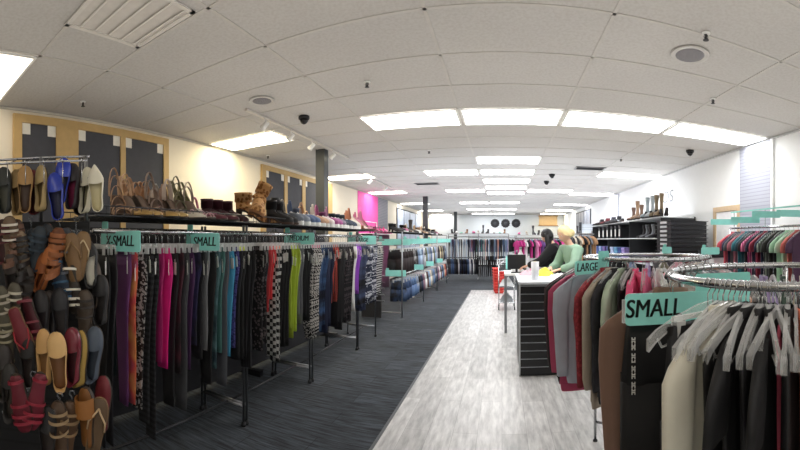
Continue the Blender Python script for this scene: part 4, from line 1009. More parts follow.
far_row(28, 0.5, 3.05, 13.2, 1.55, [('hot pink', '#e0489a'), ('pink', '#e98bbd'), ('black', '#202024'), ('white', '#e4e4e4'), ('violet', '#7a5a96'), ('blue', '#6f90bd'), ('grey', '#8d9197'), ('magenta', '#b52f7c')], 'top', 'on the rack of bright tops', 'bright tops at the back', 0.6, 11)
for i in range(22):
    x = -1.9 + i * 0.2 if i < 11 else 0.6 + (i - 11) * 0.22
    y, z = (14.65, 1.746) if i < 11 else (13.25, 1.676)
    c, nm, kd = [('#26262a', 'black', 'bootie'), ('#c9c1b8', 'cream', 'pump'), ('#8f6a50', 'tan', 'bootie'), ('#e4e2de', 'white', 'sneaker'), ('#3a3a42', 'charcoal', 'boot'), ('#d7609a', 'pink', 'sneaker'), ('#7fc2ae', 'mint', 'flat')][(i * 3) % 7]
    where = 'on top of the aisle-end rack' if i < 11 else 'on top of the rack of bright tops'
    shoe(kd, f'{nm} {"shoe" if kd != "boot" else "boot"} {where}, {ordw(i if i < 11 else i - 11)} from the left', c, '#77706a', loc=(x, y, z), rot=(0, 0, -PI / 2 + rnd(-.4, .4)), group='shoes on top of the back racks')
cross_rack('farthest chrome rack in front of the back wall', -1.6, 3.0, 18.5, 1.6, True)
far_row(34, -1.5, 2.9, 18.5, 1.6, [('pink', '#d97aa8'), ('lilac', '#a58cc0'), ('white', '#e6e6e6'), ('blue', '#7d9cc6'), ('black', '#26262a'), ('teal', '#5aa59a'), ('grey', '#9a9da2')], 'top', 'on the farthest rack', 'tops on the farthest rack', 0.6, 21)

# three round black medallions and tan board on the back wall
for i, px in enumerate((495, 505.5, 516)):
    x = XY(px, YB - 0.03); z = EYE + (YH - 223.3) / F * math.hypot(x, YB)
    t = thing('wall_medallion', f'round black scalloped ornament on the back wall, {["left", "middle", "right"][i]} of three', 'wall ornament', (x, YB - 0.002, z), 0, 'round black wall ornaments')
    r = 0.245
    d = MB(); rings = []
    for rad, yy in ((r, 0), (r, -0.02), (r * .94, -0.03)):
        rings.append([(rad * (1 + 0.04 * math.cos(12 * a)) * math.cos(a), yy, rad * (1 + 0.04 * math.cos(12 * a)) * math.sin(a)) for a in [2 * PI * k / 72 for k in range(72)]])
    d.loft(rings).build('disc', mat('#2a2c31', 0.6), t)
    pet = MB()
    for k in range(12):
        a = 2 * PI * k / 12; c = Vector((r * .66 * math.cos(a), -0.034, r * .66 * math.sin(a)))
        pet.loft([[c + Vector((0.055 * s * math.cos(q), yy, 0.055 * s * math.sin(q))) for q in [2 * PI * j / 10 for j in range(10)]] for s, yy in ((1, 0.003), (.75, -0.015), (.3, -.018))])
    pet.build('petals', mat('#1c1d21', 0.5), t)
    MB().loft([[(0.08 * s * math.cos(q), yy, 0.08 * s * math.sin(q)) for q in [2 * PI * j / 20 for j in range(20)]] for s, yy in ((1, -0.0305), (.8, -0.06), (.2, -.065))]).build('hub', mat('#3a3c42', 0.4), t)
x0, x1 = XY(539, YB), XY(557, YB)
t = thing('wall_cabinet', 'pale tan wooden panel high on the back wall at the right', 'wall panel', ((x0 + x1) / 2, YB - 0.002, 2.35))
w = (x1 - x0) / 2
MB().b2((-w, -0.06, 0), (w, 0, 0.48)).build('panel', mat('#d9b98a', 0.6), t); MB().b2((-w - .04, -0.09, -0.05), (w + .04, 0, -0.002)).b2((-w - .04, -0.09, 0.482), (w + .04, 0, 0.53)).build('moulding', mat('#b98f5c', 0.5), t)

# ---------------------------------------------------------------- right wall: boot shelving, trays, whiteboard, tee rack
sx0, sx1, sy0, sy1 = 2.72, 3.44, 6.35, 11.6
t = thing('wall_shelving', 'dark shelving unit with white shelves along the right wall', 'shelving', (0, 0, 0))
MB().b2((sx1 - 0.03, sy0, 0.05), (sx1, sy1, 1.93)).build('back_panel', mat('#1e1f23', 0.6), t)
for z in (0.5, 1.04, 1.54, 1.92): MB().b2((sx0, sy0, z - 0.02), (sx1 - 0.031, sy1, z)).build('shelf', mat('#d9dcdf', 0.4), t)
for y in (sy0 + .01, 8.1, 9.85, sy1 - .01):
    q = MB()
    for za, zb_ in ((0.0, 0.48), (0.5, 1.02), (1.04, 1.52), (1.54, 1.90)): q.b2((sx0 + 0.02, y - 0.008, za + .001), (sx1 - 0.032, y + 0.008, zb_ - .001))
    q.build('upright', mat('#26272b', 0.6), t)
def boots(px, Y0, c, lab, sc_=1.0, Hh=None):
    X = 2.86; y = YX(px, X)
    b = shoe('boot', lab, c, '#3a2f28', sole='#1f1a18', L=0.26, loc=(X, y, 1.921), rot=(0, 0, PI + 0.5), group='boots on top of the wall shelving', Hh=Hh)
    b.scale = (1.0, 1.0, sc_ * 1.22); return b
boots(635, 0, '#5a4034', 'short dark brown boot, left end of the boots on the shelving', .75)
boots(639, 0, '#94765c', 'tan slouch boot on the shelving, between brown boots', 1.05)
boots(643, 0, '#6e5340', 'brown boot on the shelving right of the tan slouch boot', .8)
boots(649, 0, '#8f989c', 'tall grey boot on the shelving', 1.1)
boots(654, 0, '#a5adb0', 'tall pale grey boot on the shelving', 1.12)
boots(658, 0, '#75664f', 'tall olive brown boot on the shelving', 1.1)
boots(663, 0, '#826f55', 'tall olive tan boot at the right end of the shelving', 1.12)
for i, px in enumerate((646, 651, 656, 661, 667)):
    shoe('pump', f'black shoe in front of the tall boots, {ordw(i)} from the left', '#1b1b1e', '#2a2a2e', loc=(2.74 + .0, YX(px, 2.74), 1.921), rot=(0, 0, PI / 2 - .3), L=0.2, group='black shoes before the boots')
for i in range(9):
    px = 601 + i * 2.9
    c = ['#18181b', '#222226', '#17171a', '#7a3038', '#1c1c20', '#4a4a52', '#1b1b1e', '#2a2a2f', '#8f959b'][i]
    nm = ['black', 'charcoal', 'jet black', 'dark red', 'soft black', 'slate', 'plain black', 'dark grey', 'pale grey'][i]
    shoe('bootie' if i % 2 else 'wedge', f'{nm} shoe on the far end of the wall shelving', c, '#222226', loc=(2.84, YX(px, 2.84), 1.921), rot=(0, 0, PI + rnd(-.4, .4)), L=0.27, group='dark shoes at the far end of the shelving')
for i in range(6):                                         # black shoe boxes with white end labels
    px = 603.5 + i * 4.2; y = YX(px, 2.9)
    t = thing('shoe_box', f'black box with white end label on the middle shelf, {ordw(i)} from the far end', 'box', (2.92, y, 1.541), 0, 'black boxes with white labels')
    wy = 0.5 * (YX(px, 2.9) - YX(px + 4.2, 2.9)) * 0.45
    MB().b2((-0.15, -wy, 0), (0.2, wy, 0.27)).build('box', mat('#1c1d21', 0.5), t, bevel=.004)
    MB().b2((-0.16, -wy - .004, 0.275), (0.21, wy + .004, 0.31)).build('lid', mat('#222328', 0.5), t)
    MB().b2((-0.154, -wy * .5, 0.05), (-0.1505, wy * .5, 0.22)).build('label_card', WHITE, t)
for i in range(5):
    px = 646 + i * 3.0
    shoe('boot', f'dark boot on the middle shelf of the wall shelving, {ordw(i)} from the left', ['#1c1c20', '#6f747b', '#202024', '#85898f', '#1a1a1d'][i], '#222', loc=(2.9, YX(px, 2.9), 1.541), rot=(0, 0, PI + .3), L=0.24, group='boots on the middle shelf').scale = (1, 1, .85)
for i in range(8):
    px = 601 + i * 4
    c, nm = [('#5f78b8', 'blue'), ('#8fa6d8', 'pale blue'), ('#7d6bb0', 'violet'), ('#4a6aa8', 'royal blue'), ('#b6c4e4', 'ice blue'), ('#6aa0c4', 'sky blue'), ('#34508c', 'navy blue'), ('#9a8ac8', 'lilac')][i]
    t = thing('shoe_box', f'{nm} box on the lower shelf under the black boxes', 'box', (2.95, YX(px, 2.95), 1.041), 0, 'coloured boxes on the lower shelf')
    MB().b2((-0.15, -0.12, 0), (0.18, 0.12, 0.22)).build('box', mat(c, 0.5), t, bevel=.004); MB().b2((-0.157, -0.127, 0.222), (0.187, 0.127, 0.28)).build('lid', mat(c, 0.4), t)
# stack of black trays on a low cabinet
cx_, cy_ = 2.86, 5.75
t = thing('low_cabinet', 'black low cabinet under the stack of black trays', 'cabinet', (cx_, cy_, 0))
MB().b2((-0.42, -0.25, 0.08), (0.42, 0.25, 1.2)).build('body', BLACK, t, bevel=.004); MB().b2((-0.4, -0.22, 0), (0.4, 0.22, 0.079)).build('plinth', DARKMETAL, t)
for s in (-1, 1): d_ = MB().b2((s * 0.005, -0.272, 0.12), (s * 0.41, -0.2505, 1.16)).build('door', mat('#202126', .5), t); MB().tube([(s * .04, -.278, .6), (s * .04, -.292, .61), (s * .04, -.292, .74), (s * .04, -.278, .75)], .005, 6).build('handle', STEEL, d_)
for i in range(9):
    z = 1.201 + i * 0.068
    t = thing('stacking_tray', f'black stacking tray with pale ends, {ordw(i)} from the bottom of the stack', 'tray', (cx_, cy_, z), 0.18, 'black trays stacked by the shelving')
    m = MB().b2((-0.36, -0.2, 0), (0.36, 0.2, 0.012)).b2((-0.36, -0.2, 0.012), (0.36, -0.188, 0.055)).b2((-0.36, 0.188, 0.012), (0.36, 0.2, 0.055)).b2((-0.36, -0.188, 0.012), (-0.348, 0.188, 0.055)).b2((0.348, -0.188, 0.012), (0.36, 0.188, 0.055))
    m.b2((-0.385, -0.215, 0.055), (0.385, 0.215, 0.064)); m.build('tray', mat('#1b1c20', 0.45), t)
    for s in (-1, 1): MB().b2((s * 0.3605, -0.09, 0.015), (s * 0.372, 0.09, 0.05)).build('end_handle', mat('#c8cacd', 0.4), t)
t = thing('storage_box', 'low black open box right of the stacked trays', 'box', (3.1, 5.02, 0), 0.1)
MB().b2((-0.2, -0.16, 0), (0.2, 0.16, 1.24)).build('stand', mat('#dfe0e0'), t)
MB().b2((-0.24, -0.18, 1.241), (0.24, 0.18, 1.25)).b2((-0.24, -0.18, 1.25), (0.24, -0.165, 1.35)).b2((-0.24, 0.165, 1.25), (0.24, 0.18, 1.35)).b2((-0.24, -0.165, 1.25), (-0.225, 0.165, 1.35)).b2((0.225, -0.165, 1.25), (0.24, 0.165, 1.35)).build('tub', BLACK, t)
# grey letters on the right wall above the boots
t = thing('wall_lettering', 'grey lettering on the right wall above the tall boots', 'lettering', (XR - 0.002, YX(667.5, XR), 2.42), -PI / 2)
text_part('OS', 0.36, mat('#8b9095', .6), t, (0, -0.003, 0), (PI / 2, 0, 0), sx=1.3, bold=0.0)
dt = MB().lathe([(0.03, -0.008), (0.03, 0.008)], 14).build('dot', mat('#9aa0a5'), t); dt.rotation_euler = (PI / 2, 0, 0); dt.location = (-0.02, -0.012, -0.24)
# whiteboard in a wooden frame
y0, y1 = YX(741.5, XR), YX(714.5, XR)
t = thing('framed_whiteboard', 'white board in a light wooden frame on the right wall', 'whiteboard', (XR - 0.001, (y0 + y1) / 2, 1.28))
w = (y1 - y0) / 2; hh = 0.77; f = .085
MB().b2((-0.03, -w, 0), (0, w, f)).b2((-0.03, -w, hh - f), (0, w, hh)).b2((-0.03, -w, f), (0, -w + f, hh - f)).b2((-0.03, w - f, f), (0, w, hh - f)).build('frame', mat('#cdb391', .5), t)
MB().b2((-0.015, -w + f + .001, f + .001), (0, w - f - .001, hh - f - .001)).build('board', mat('#f2f3f6', .3), t)
# rack of T-shirts along the right wall
rx, rz_, ra, rb = 2.98, 1.66, 2.95, 4.50
t = thing('garment_rack', 'chrome rack of short-sleeved tops along the right wall', 'clothes rack', (rx, (ra + rb) / 2, 0))
hw = (rb - ra) / 2
MB().tube([(0, -hw, rz_), (0, hw, rz_)], 0.0135, 10).build('hanging_rail', CHROME, t, True)
for y in (-hw, hw):
    MB().tube([(0, y, 0.05), (0, y, rz_)], 0.0135, 8).build('post', CHROME, t, True)
    MB().tube([(-0.28, y, 0.035), (0.28, y, 0.035)], 0.014, 8).build('foot', CHROME, t, True)
MB().tube([(0, -hw, 0.12), (0, hw, 0.12)], 0.012, 8).build('base_bar', CHROME, t, True)
TEE = [('coral pink', '#c8505f', .74), ('navy hooded', '#2a2a48', .55), ('heather grey', '#4d4d55', .74), ('dusty rose', '#a8606c', .74), ('teal', '#2f6f7c', .74), ('dark teal', '#1f4653', .74), ('black', '#1d1d22', .72), ('magenta striped', '#a8306a', .74), ('midnight', '#23233f', .72), ('crimson', '#8d2c44', .74), ('deep navy', '#20203a', .7), ('charcoal striped', '#45494a', .74), ('olive black', '#2e302c', .74), ('soft black', '#202023', .72), ('mint', '#a5c9ae', .76), ('pale mint', '#b2d2b8', .76), ('salmon', '#c66a62', .72), ('plum', '#4a2c48', .74)]
for i, (nm, c, L) in enumerate(TEE):
    y = 4.38 - i * 0.078
    m = pmat('stripe', c, '#d98aa8', .8) if nm == 'magenta striped' else pmat('stripe', c, '#8f9a90', .8) if nm == 'charcoal striped' else mat(c)
    lab = f'{nm} short-sleeved top on the rack by the right wall'
    rzj = rnd(-.08, .08)
    top('short', 'tee_shirt', lab, 'T-shirt', (rx, y, rz_), rzj, m, 'tops along the right wall', W=0.38, L=L, T=0.045, Ls=0.14, seed=i)
    shirt_hanger((rx, y, rz_), rzj, f'clear hanger of the {nm} top by the right wall', 'clear hangers on the right wall rack', w=0.34)
for i, (y, x0, w, z, wd, lab) in enumerate([(4.42, 2.62, 0.36, 1.70, None, 'teal size sign at the far end of the tops rack by the whiteboard'), (4.0, 2.66, 0.36, 1.71, None, 'teal size sign on the tops rack before the grey wall panel'),
                                      (3.62, 2.70, 0.34, 1.76, None, 'teal size sign on the tops rack right of the grey wall panel'), (3.16, 2.74, 0.34, 1.75, None, 'teal size sign at the near end of the tops rack')]):
    size_sign(lab, wd, (x0, y, z), -0.5, w, 0.075, 0.05, 0.02, tab_at='right', group='teal signs on the right wall rack')
tb = thing('sign_bar', 'thin teal strip of sign holders above the tops rack', 'sign holder', (rx, (ra + rb) / 2, 0))
MB().b2((-0.003, -hw + .02, rz_ + 0.21), (0.003, hw - .02, rz_ + 0.228)).build('strip', mat('#7fc0b4'), tb)
for y in (-hw + .1, 0.0, hw - .1): MB().b2((-0.002, y - .008, rz_ + .0140), (0.002, y + .008, rz_ + 0.209)).build('stalk', clear_plastic('sign_stalk', '#d8e4e2', .5), tb)
# small rack of jackets and white slat shelving farther along the right
cross_rack('short rack of jackets beyond the blonde woman', 1.80, 2.45, 10.2, 1.66, False)
far_row(11, 1.84, 2.42, 10.2, 1.66, [('black', '#1e1e22'), ('tan', '#b48a66'), ('orange brown', '#a8603c'), ('cream', '#d8ccb8'), ('grey', '#7c8087')], 'top', 'on the short jacket rack', 'jackets beyond the woman', 0.72, 31)
t = thing('slat_display', 'white slatted display panel between two dark posts at the right', 'display panel', (2.75, 11.85, 0), -0.2)
MB().b2((-0.32, -0.02, 0.02), (0.32, 0.02, 2.0)).build('panel', slat_mat('#c9d2dc', '#8f9aa6', 6), t)
for s in (-1, 1): MB().b2((s * .33 - .04, -.04, 0), (s * .33 + .04, .04, 2.05)).build('post', mat('#2c2f36'), t)
for z in (1.1, 1.4, 1.7): MB().b2((-.28, -.2, z), (.28, -.021, z + .02)).build('shelf', WHITE, t)
# ---------------------------------------------------------------- round racks on the right
RR, RZ2 = 0.435, 1.38
def round_rack(label, cx, cy):
    t = thing('round_clothes_rack', label, 'clothes rack', (cx, cy, 0))
    circ = lambda r, z, n=64: [(r * math.cos(2 * PI * k / n), r * math.sin(2 * PI * k / n), z) for k in range(n)]
    MB().tube(circ(RR, RZ2), 0.0135, 10, closed=True).build('ring', CHROME, t, True)
    for k in range(4):
        a = PI / 4 + k * PI / 2 + 0.1; c, s = math.cos(a), math.sin(a); r = RR - 0.03
        p = MB().tube([(r * c, r * s, 0.02), (r * c, r * s, RZ2 - 0.03), (RR * c, RR * s, RZ2)], 0.0115, 8).build('leg', CHROME, t, True)
        MB().lathe([(0.017, 0), (0.018, 0.012), (0.013, 0.02)], 10, (r * c, r * s, 0)).build('foot', BLACK, p)
        MB().tube([(r * c, r * s, 0.15), (0.02 * c, 0.02 * s, 0.15)], 0.009, 8).build('spoke', CHROME, t, True)
    MB().lathe([(0.03, 0.13), (0.035, 0.15), (0.03, 0.17)], 12).build('hub', CHROME, t)
    return t
C1 = (0.964, 1.056); C2 = (1.0, 2.56)
round_rack('nearest round chrome rack, carrying the SMALL sign', *C1)
round_rack('second round chrome rack, carrying the LARGE sign', *C2)
def ring_at(C, deg, r=RR, z=RZ2): a = math.radians(deg); return (C[0] + r * math.cos(a), C[1] + r * math.sin(a), z)
# --- second ring: sweaters
RING2 = [ # angle, kind, name, label, colour, L, width
 (175, 'long', 'cardigan', 'black maroon cardigan at the left edge of the LARGE rack', '#3a1a22', .66),
 (181, 'long', 'sweatshirt', 'black sweatshirt behind the grey one on the LARGE rack', '#1d1d20', .72),
 (188, 'long', 'sweater', 'rose red sweater left of the grey sweatshirt', '#b8486a', .74),
 (198, 'long', 'sweatshirt', 'large blue grey sweatshirt on the LARGE rack', '#b3bac8', .66),
 (213.5, 'long', 'sweater', 'brick red patterned sweater right of the grey sweatshirt', pmat('floral', '#a83a42', '#8a2c36', 1.2), .62),
 (218.5, 'long', 'sweater', 'oatmeal sweater between the red and the black floral tops', '#b5a898', .74),
 (223, 'long', 'blouse', 'black floral blouse on the LARGE rack', pmat('galaxy', '#34343a', '#1b1b1f'), .70),
 (228.5, 'long', 'sweatshirt', 'pale sage green sweatshirt on the LARGE rack', '#b9c9b2', .54),
 (234, 'none', 'vest', 'black vest between the sage and the pink tops', '#1f1f22', .6),
 (239.5, 'long', 'hooded_sweatshirt', 'bright pink hooded top on the LARGE rack', '#e0527e', .60),
 (247, 'none', 'tank_top', 'rose pink tank top right of the pink hooded top', '#cc5a80', .6),
]
for d, k, nm, lab, c, L in RING2:
    p = ring_at(C2, d); m = mat(c) if isinstance(c, str) else c; rz = math.radians(d)
    if nm == 'sweatshirt' and d == 198: p = ring_at(C2, 202); rz = math.radians(181)
    o = top(k, nm, lab, 'top', p, rz, m, 'tops on the LARGE rack', W=0.42, L=L, T=0.045, Ls=0.56 if L > .6 else .46, seed=int(d))
    if nm == 'hooded_sweatshirt': obj('hood', shared('hood', hood_mesh), o, m)
    shirt_hanger(p, rz, 'clear hanger inside the ' + lab.split(' on ')[0].split(' right')[0].split(' left')[0], 'clear hangers on the LARGE rack', w=0.36)
FILL2 = [('white', '#dcdcda'), ('black', '#1d1d21'), ('teal', '#4a8f8a'), ('navy', '#262b48'), ('coral', '#c8605c'), ('grey', '#84888e'), ('cream', '#d8cfbe'), ('burgundy', '#64222f'), ('pale pink', '#d8a5b2'), ('olive', '#5f6148'), ('lilac', '#9a84b4'), ('denim blue', '#5f7a9e')]
for i, (nm, c) in enumerate(FILL2):
    d = 258 + i * 17
    if d > 500: break
    p = ring_at(C2, d); rz = math.radians(d)
    top('short', 'shirt', f'{nm} shirt on the far side of the LARGE rack', 'top', p, rz, mat(c), 'shirts behind on the LARGE rack', W=0.4, L=.6, T=0.05, Ls=0.14, seed=i)
    shirt_hanger(p, rz, f'clear hanger of the {nm} shirt on the LARGE rack', 'clear hangers on the LARGE rack', w=0.36)
for i in range(18):
    d = 232.5 + i * 8.5 + 4.2
    p = ring_at(C2, d)
    shirt_hanger(p, math.radians(d) + rnd(-.1, .1), 'empty clear plastic hanger on the front of the LARGE rack', 'empty clear hangers on the LARGE rack', w=0.38)
p = ring_at(C2, 209.6, r=.665)
size_sign('teal sign reading LARGE on the second round rack', 'LARGE', (p[0], p[1], 1.295), math.radians(209.6 + 180), 0.28, 0.082, 0.09, 0.055, tab_at='right', size=0.07, tx=-0.045)
for d, lab in ((52, 'small plain teal sign at the back of the second round rack'), (-4, 'plain teal sign at the right side of the second round rack')):
    p = ring_at(C2, d, r=.42)
    size_sign(lab, None, (p[0], p[1], 1.39), 0.1, 0.17 if d < 0 else 0.09, 0.055, 0.03, 0.02, group='plain teal signs on round racks')

# --- first ring
TAUPE = '#8a6c5c'
RING1 = [
 (151, 'long', 'cardigan', 'taupe brown knit cardigan at the left of the nearest round rack', TAUPE, .72, .38),
 (203, 'long', 'long_sleeved_top', 'cream long-sleeved top with a curved shoulder in front', '#dedaca', .62, .34),
 (209.5, 'none', 'tank_top', 'black tank top right of the cream top', '#161618', .66, .36),
 (213.5, 'short', 'tee_shirt', 'black tee with pale square print on the nearest rack', '#18181b', .66, .36),
 (218, 'none', 'tank_top', 'dark charcoal tank top on the nearest rack', '#212125', .66, .36),
 (221, 'short', 'tee_shirt', 'plain black tee left of the pink strap top', '#141417', .68, .36),
 (227, 'none', 'tank_top', 'soft black tank top right of the pink strap top', '#1c1c1f', .66, .36),
 (231, 'none', 'tank_top', 'coral orange tank top at the right edge', '#e07a5e', .62, .34),
 (246, 'short', 'tee_shirt', 'black tee at the near right of the nearest rack', '#17171a', .66, .38),
]
for d, k, nm, lab, c, L, W in RING1:
    p = ring_at(C1, d); rz = math.radians(d)
    o = top(k, nm, lab, 'top', p, rz, mat(c), 'tops on the nearest round rack', W=W, L=L, T=0.05 if k == 'long' else 0.035, Ls=0.56 if k == 'long' else .14, seed=int(d))
    if d == 213.5:
        for zz in (-.20, -.27, -.36):
            q = MB()
            for s in (0, PI / 2, PI, 1.5 * PI):
                q.box((0.06 + .012 * math.cos(s), 0.036, zz + .012 * math.sin(s)), (0.004 + .02 * abs(math.sin(s)), .002, 0.004 + .02 * abs(math.cos(s))))
            q.build('square_print', mat('#cfcfc9'), o)
    if d != 149 or True: shirt_hanger(p, rz, 'clear hanger inside the ' + ' '.join(lab.split(' on the nearest')[0].split()[:8]) + ', nearest rack', 'clear hangers on the nearest round rack', w=W - .06)
# black trousers with a line of white block print down the leg
def wide_pants_mesh():
    m = MB(); n = 14
    def rr(cx, hw, t, z): return [(cx + hw * math.cos(a), t * math.sin(a) * (1 + .25 * math.sin(4 * a)), z) for a in [2 * PI * j / n for j in range(n)]]
    m.loft([rr(0, .145, .02, 0), rr(0, .155, .028, -.10), rr(0, .168, .032, -.24)])
    for s in (-1, 1): m.loft([rr(s * .084, .088, .026, -.235), rr(s * .088, .084, .026, -.5), rr(s * .09, .075, .024, -.80), rr(s * .09, .06, .02, -1.0)])
    return m.mesh('trousers', BLACK, True)
def trousers(deg, lab, c, pr=False):
    p = ring_at(C1, deg); rz = math.radians(deg)
    o = obj('trousers', shared('wp', wide_pants_mesh), None, mat(c)); o.location = (p[0], p[1], RZ2 - .10); o.rotation_euler = (0, 0, rz)
    tag(o, lab, 'trousers', 'trousers on the nearest round rack')
    MB().loft([[(hw * math.cos(a), t * math.sin(a), z) for a in [2 * PI * j / 16 for j in range(16)]] for hw, t, z in ((.149, .022, -.03), (.147, .021, 0.001))], cap=False).build('waistband', mat('#0e0e10'), o, True)
    if pr:
        q = MB(); z = -.085; r = random.Random(3)
        # illegible block characters in the photo: small upright strokes in four word groups
        for wl in (4, 3, 4, 4):
            for i in range(wl):
                for dx in (-.006, .003): q.box((.134 + dx, 0.033, z - .004), (.003, .003, .008))
                q.box((.1325, .033, z - (.001 if i % 2 else .006)), (.012, .003, .0025)); z -= .0105
            z -= .008
        l = q.build('leg_print', mat('#e8e8e4'), o)
    clip_hanger(p, rz, 'clear clip hanger of the ' + lab.split(' with ')[0].split(' behind')[0].split(' next')[0], 'clear hangers on the nearest round rack', w=0.26)
trousers(167, 'black trousers with a line of white print down the leg', '#131316', True)
trousers(158, 'second black trousers behind the SMALL sign, next to the printed pair', '#17171b')
trousers(196, 'charcoal trousers behind the cream top', '#202126')
# pink strappy top: narrow straps hanging
p = ring_at(C1, 224)
o = obj('camisole', MB().loft([[(hw * math.cos(a) + .04, t * math.sin(a), z) for a in [2 * PI * j / 14 for j in range(14)]] for hw, t, z in ((.02, .008, -.12), (.022, .012, -.2), (.03, .018, -.3), (.06, .022, -.45), (.08, .022, -.68))]).mesh('camisole', mat('#d8607c'), True))
o.location = (p[0], p[1], RZ2); o.rotation_euler = (0, 0, math.radians(224)); tag(o, 'narrow pink strap top hanging among clear hangers', 'top', 'tops on the nearest round rack')
MB().tube([(.03, 0, -.13), (.02, 0.003, -.09), (.05, .004, -.088), (.05, 0, -.13)], .005, 6).build('strap', mat('#d8607c'), o, True)
for i in range(16):
    d = 198 + i * 2.4 + rnd(-.5, .5)
    p = ring_at(C1, d)
    shirt_hanger(p, math.radians(d) + rnd(-.35, .35), 'empty clear plastic hanger crowded on the front of the nearest round rack', 'empty clear hangers on the nearest round rack', w=0.36 if i % 3 else 0.40)
for i in range(26):
    d = -22 + i * 6.2
    p = ring_at(C1, d); rz = math.radians(d)
    if i % 2 == 0:
        nm, c = [('white', '#d9d9d6'), ('black', '#1b1b1e'), ('coral', '#c8655c'), ('grey', '#7d8187'), ('navy', '#262b45'), ('cream', '#d5ccba'), ('dark green', '#34483c'), ('lilac', '#9585ad'), ('soft black', '#232327'), ('peach', '#dba890'), ('teal', '#48817e'), ('plum', '#4e2f4f'), ('stone', '#a8a195')][i // 2]
        top('short', 'shirt', f'{nm} shirt on the far side of the nearest round rack', 'top', p, rz, mat(c), 'shirts behind on the nearest rack', W=0.38, L=.62, T=0.05, Ls=0.14, seed=i)
        shirt_hanger(p, rz, f'clear hanger of the {nm} shirt on the nearest round rack', 'clear hangers on the nearest round rack', w=0.34)
    else:
        shirt_hanger(p, rz + rnd(-.1, .1), 'empty clear plastic hanger on the back of the nearest round rack', 'empty clear hangers behind on the nearest rack', w=0.36)
p = ring_at(C1, 173, r=.60)
sg = size_sign('large teal sign reading SMALL on the nearest round rack', 'SMALL', (p[0], p[1], 1.238), math.radians(173 + 180), 0.43, 0.098, 0.20, 0.055, tab_at='right', size=0.078, tx=-0.125)
MB().tube([(-0.004, 0, 0.01), (-0.004, 0, 0.08)], 0.006, 6).build('edge_clip', clear_plastic('edge_clip_plastic', '#f0f0f0', .7), sg)

# ---------------------------------------------------------------- counter
cx0, cx1, cy0, cy1, cz = 0.19, 0.74, 4.27, 5.28, 1.04
t = thing('shop_counter', 'white-topped counter with black slatted end and silver grooves', 'counter', ((cx0 + cx1) / 2, (cy0 + cy1) / 2, 0))
w, d = (cx1 - cx0) / 2, (cy1 - cy0) / 2
MB().b2((-w + .01, -d + .02, 0.0), (w - .01, d - .02, cz - .03)).build('body', mat('#16171a', .4), t)
MB().b2((-w - .01, -d - .01, cz - .029), (w + .01, d + .01, cz)).build('worktop', mat('#e8ecf2', .3), t, bevel=.004)
for s in (-1, 1): MB().b2((s * (w - .012), -d - .004, 0.0), (s * (w + .004), -d + .019, cz - .03)).build('corner_strip', CHROME if s > 0 else mat('#c9ccd0', .3, .6), t)
n = 11; hgt = (cz - .06) / n
for i in range(n):
    z = .02 + i * hgt
    sl = MB().b2((-w + .013, -d - .004, z), (w - .013, -d + .0195, z + hgt - .012)).build('slat', mat('#131417', .35), t)
    MB().b2((-w + .013, -d + .005, z + hgt - .0115), (w - .013, -d + .0195, z + hgt - .0005)).build('groove', mat('#b6babf', .3, .7), t)
def on_counter(px, py): R = F * (EYE - cz) / (py - YH); a = th(px); return (R * math.sin(a), R * math.cos(a), cz + .001)
t = thing('paper_roll', 'white paper roll standing on the counter', 'paper roll', on_counter(535, 280))
MB().lathe([(.045, 0), (.045, .21), (.018, .21), (.018, .2)], 24).build('roll', mat('#e9eaee', .8), t, True); MB().lathe([(.017, .0), (.017, .215), (.012, .215)], 12).build('core', mat('#c9b79a'), t)
def crumple(name, label, cat, loc, sx, sy, sz, m, seed):
    r = random.Random(seed); nn = 12; vs = []; fs = []
    for i in range(nn):
        for j in range(nn):
            u, v = i / (nn - 1) - .5, j / (nn - 1) - .5
            e = max(abs(u), abs(v)) * 2
            vs.append((u * sx + r.uniform(-.012, .012), v * sy + r.uniform(-.012, .012), 0.004 + sz * (1 - e ** 2) * r.uniform(.35, 1) if e < .99 else .003))
    for i in range(nn - 1):
        for j in range(nn - 1): a = i * nn + j; fs.append((a, a + nn, a + nn + 1, a + 1))
    o = MB().add(vs, fs).build(name, m, None, True); o.location = loc; tag(o, label, cat)
    s_ = o.modifiers.new('sub', 'SUBSURF'); s_.levels = s_.render_levels = 1
    return o
crumple('folded_cloth', 'bright yellow cloth on the counter beside the paper roll', 'cloth', (.55, 5.02, cz + .001), .24, .26, .13, mat('#eef04a', .7), 1)
crumple('garment_pile', 'white crumpled garment at the right end of the counter', 'garment', (.66, 4.52, cz + .001), .22, .40, .10, mat('#eceaf0', .8), 2)
crumple('garment_pile', 'pale pink crumpled garment behind the paper roll', 'garment', (.33, 5.1, cz + .001), .2, .2, .08, mat('#d8b8c6', .8), 5)
def hang_tag_(loc, rz, lab):
    o = MB().b2((-.03, -.001, 0), (.03, .001, .06)).build('paper_tag', WHITE); o.location = loc; o.rotation_euler = (0, 0, rz); tag(o, lab, 'tag')
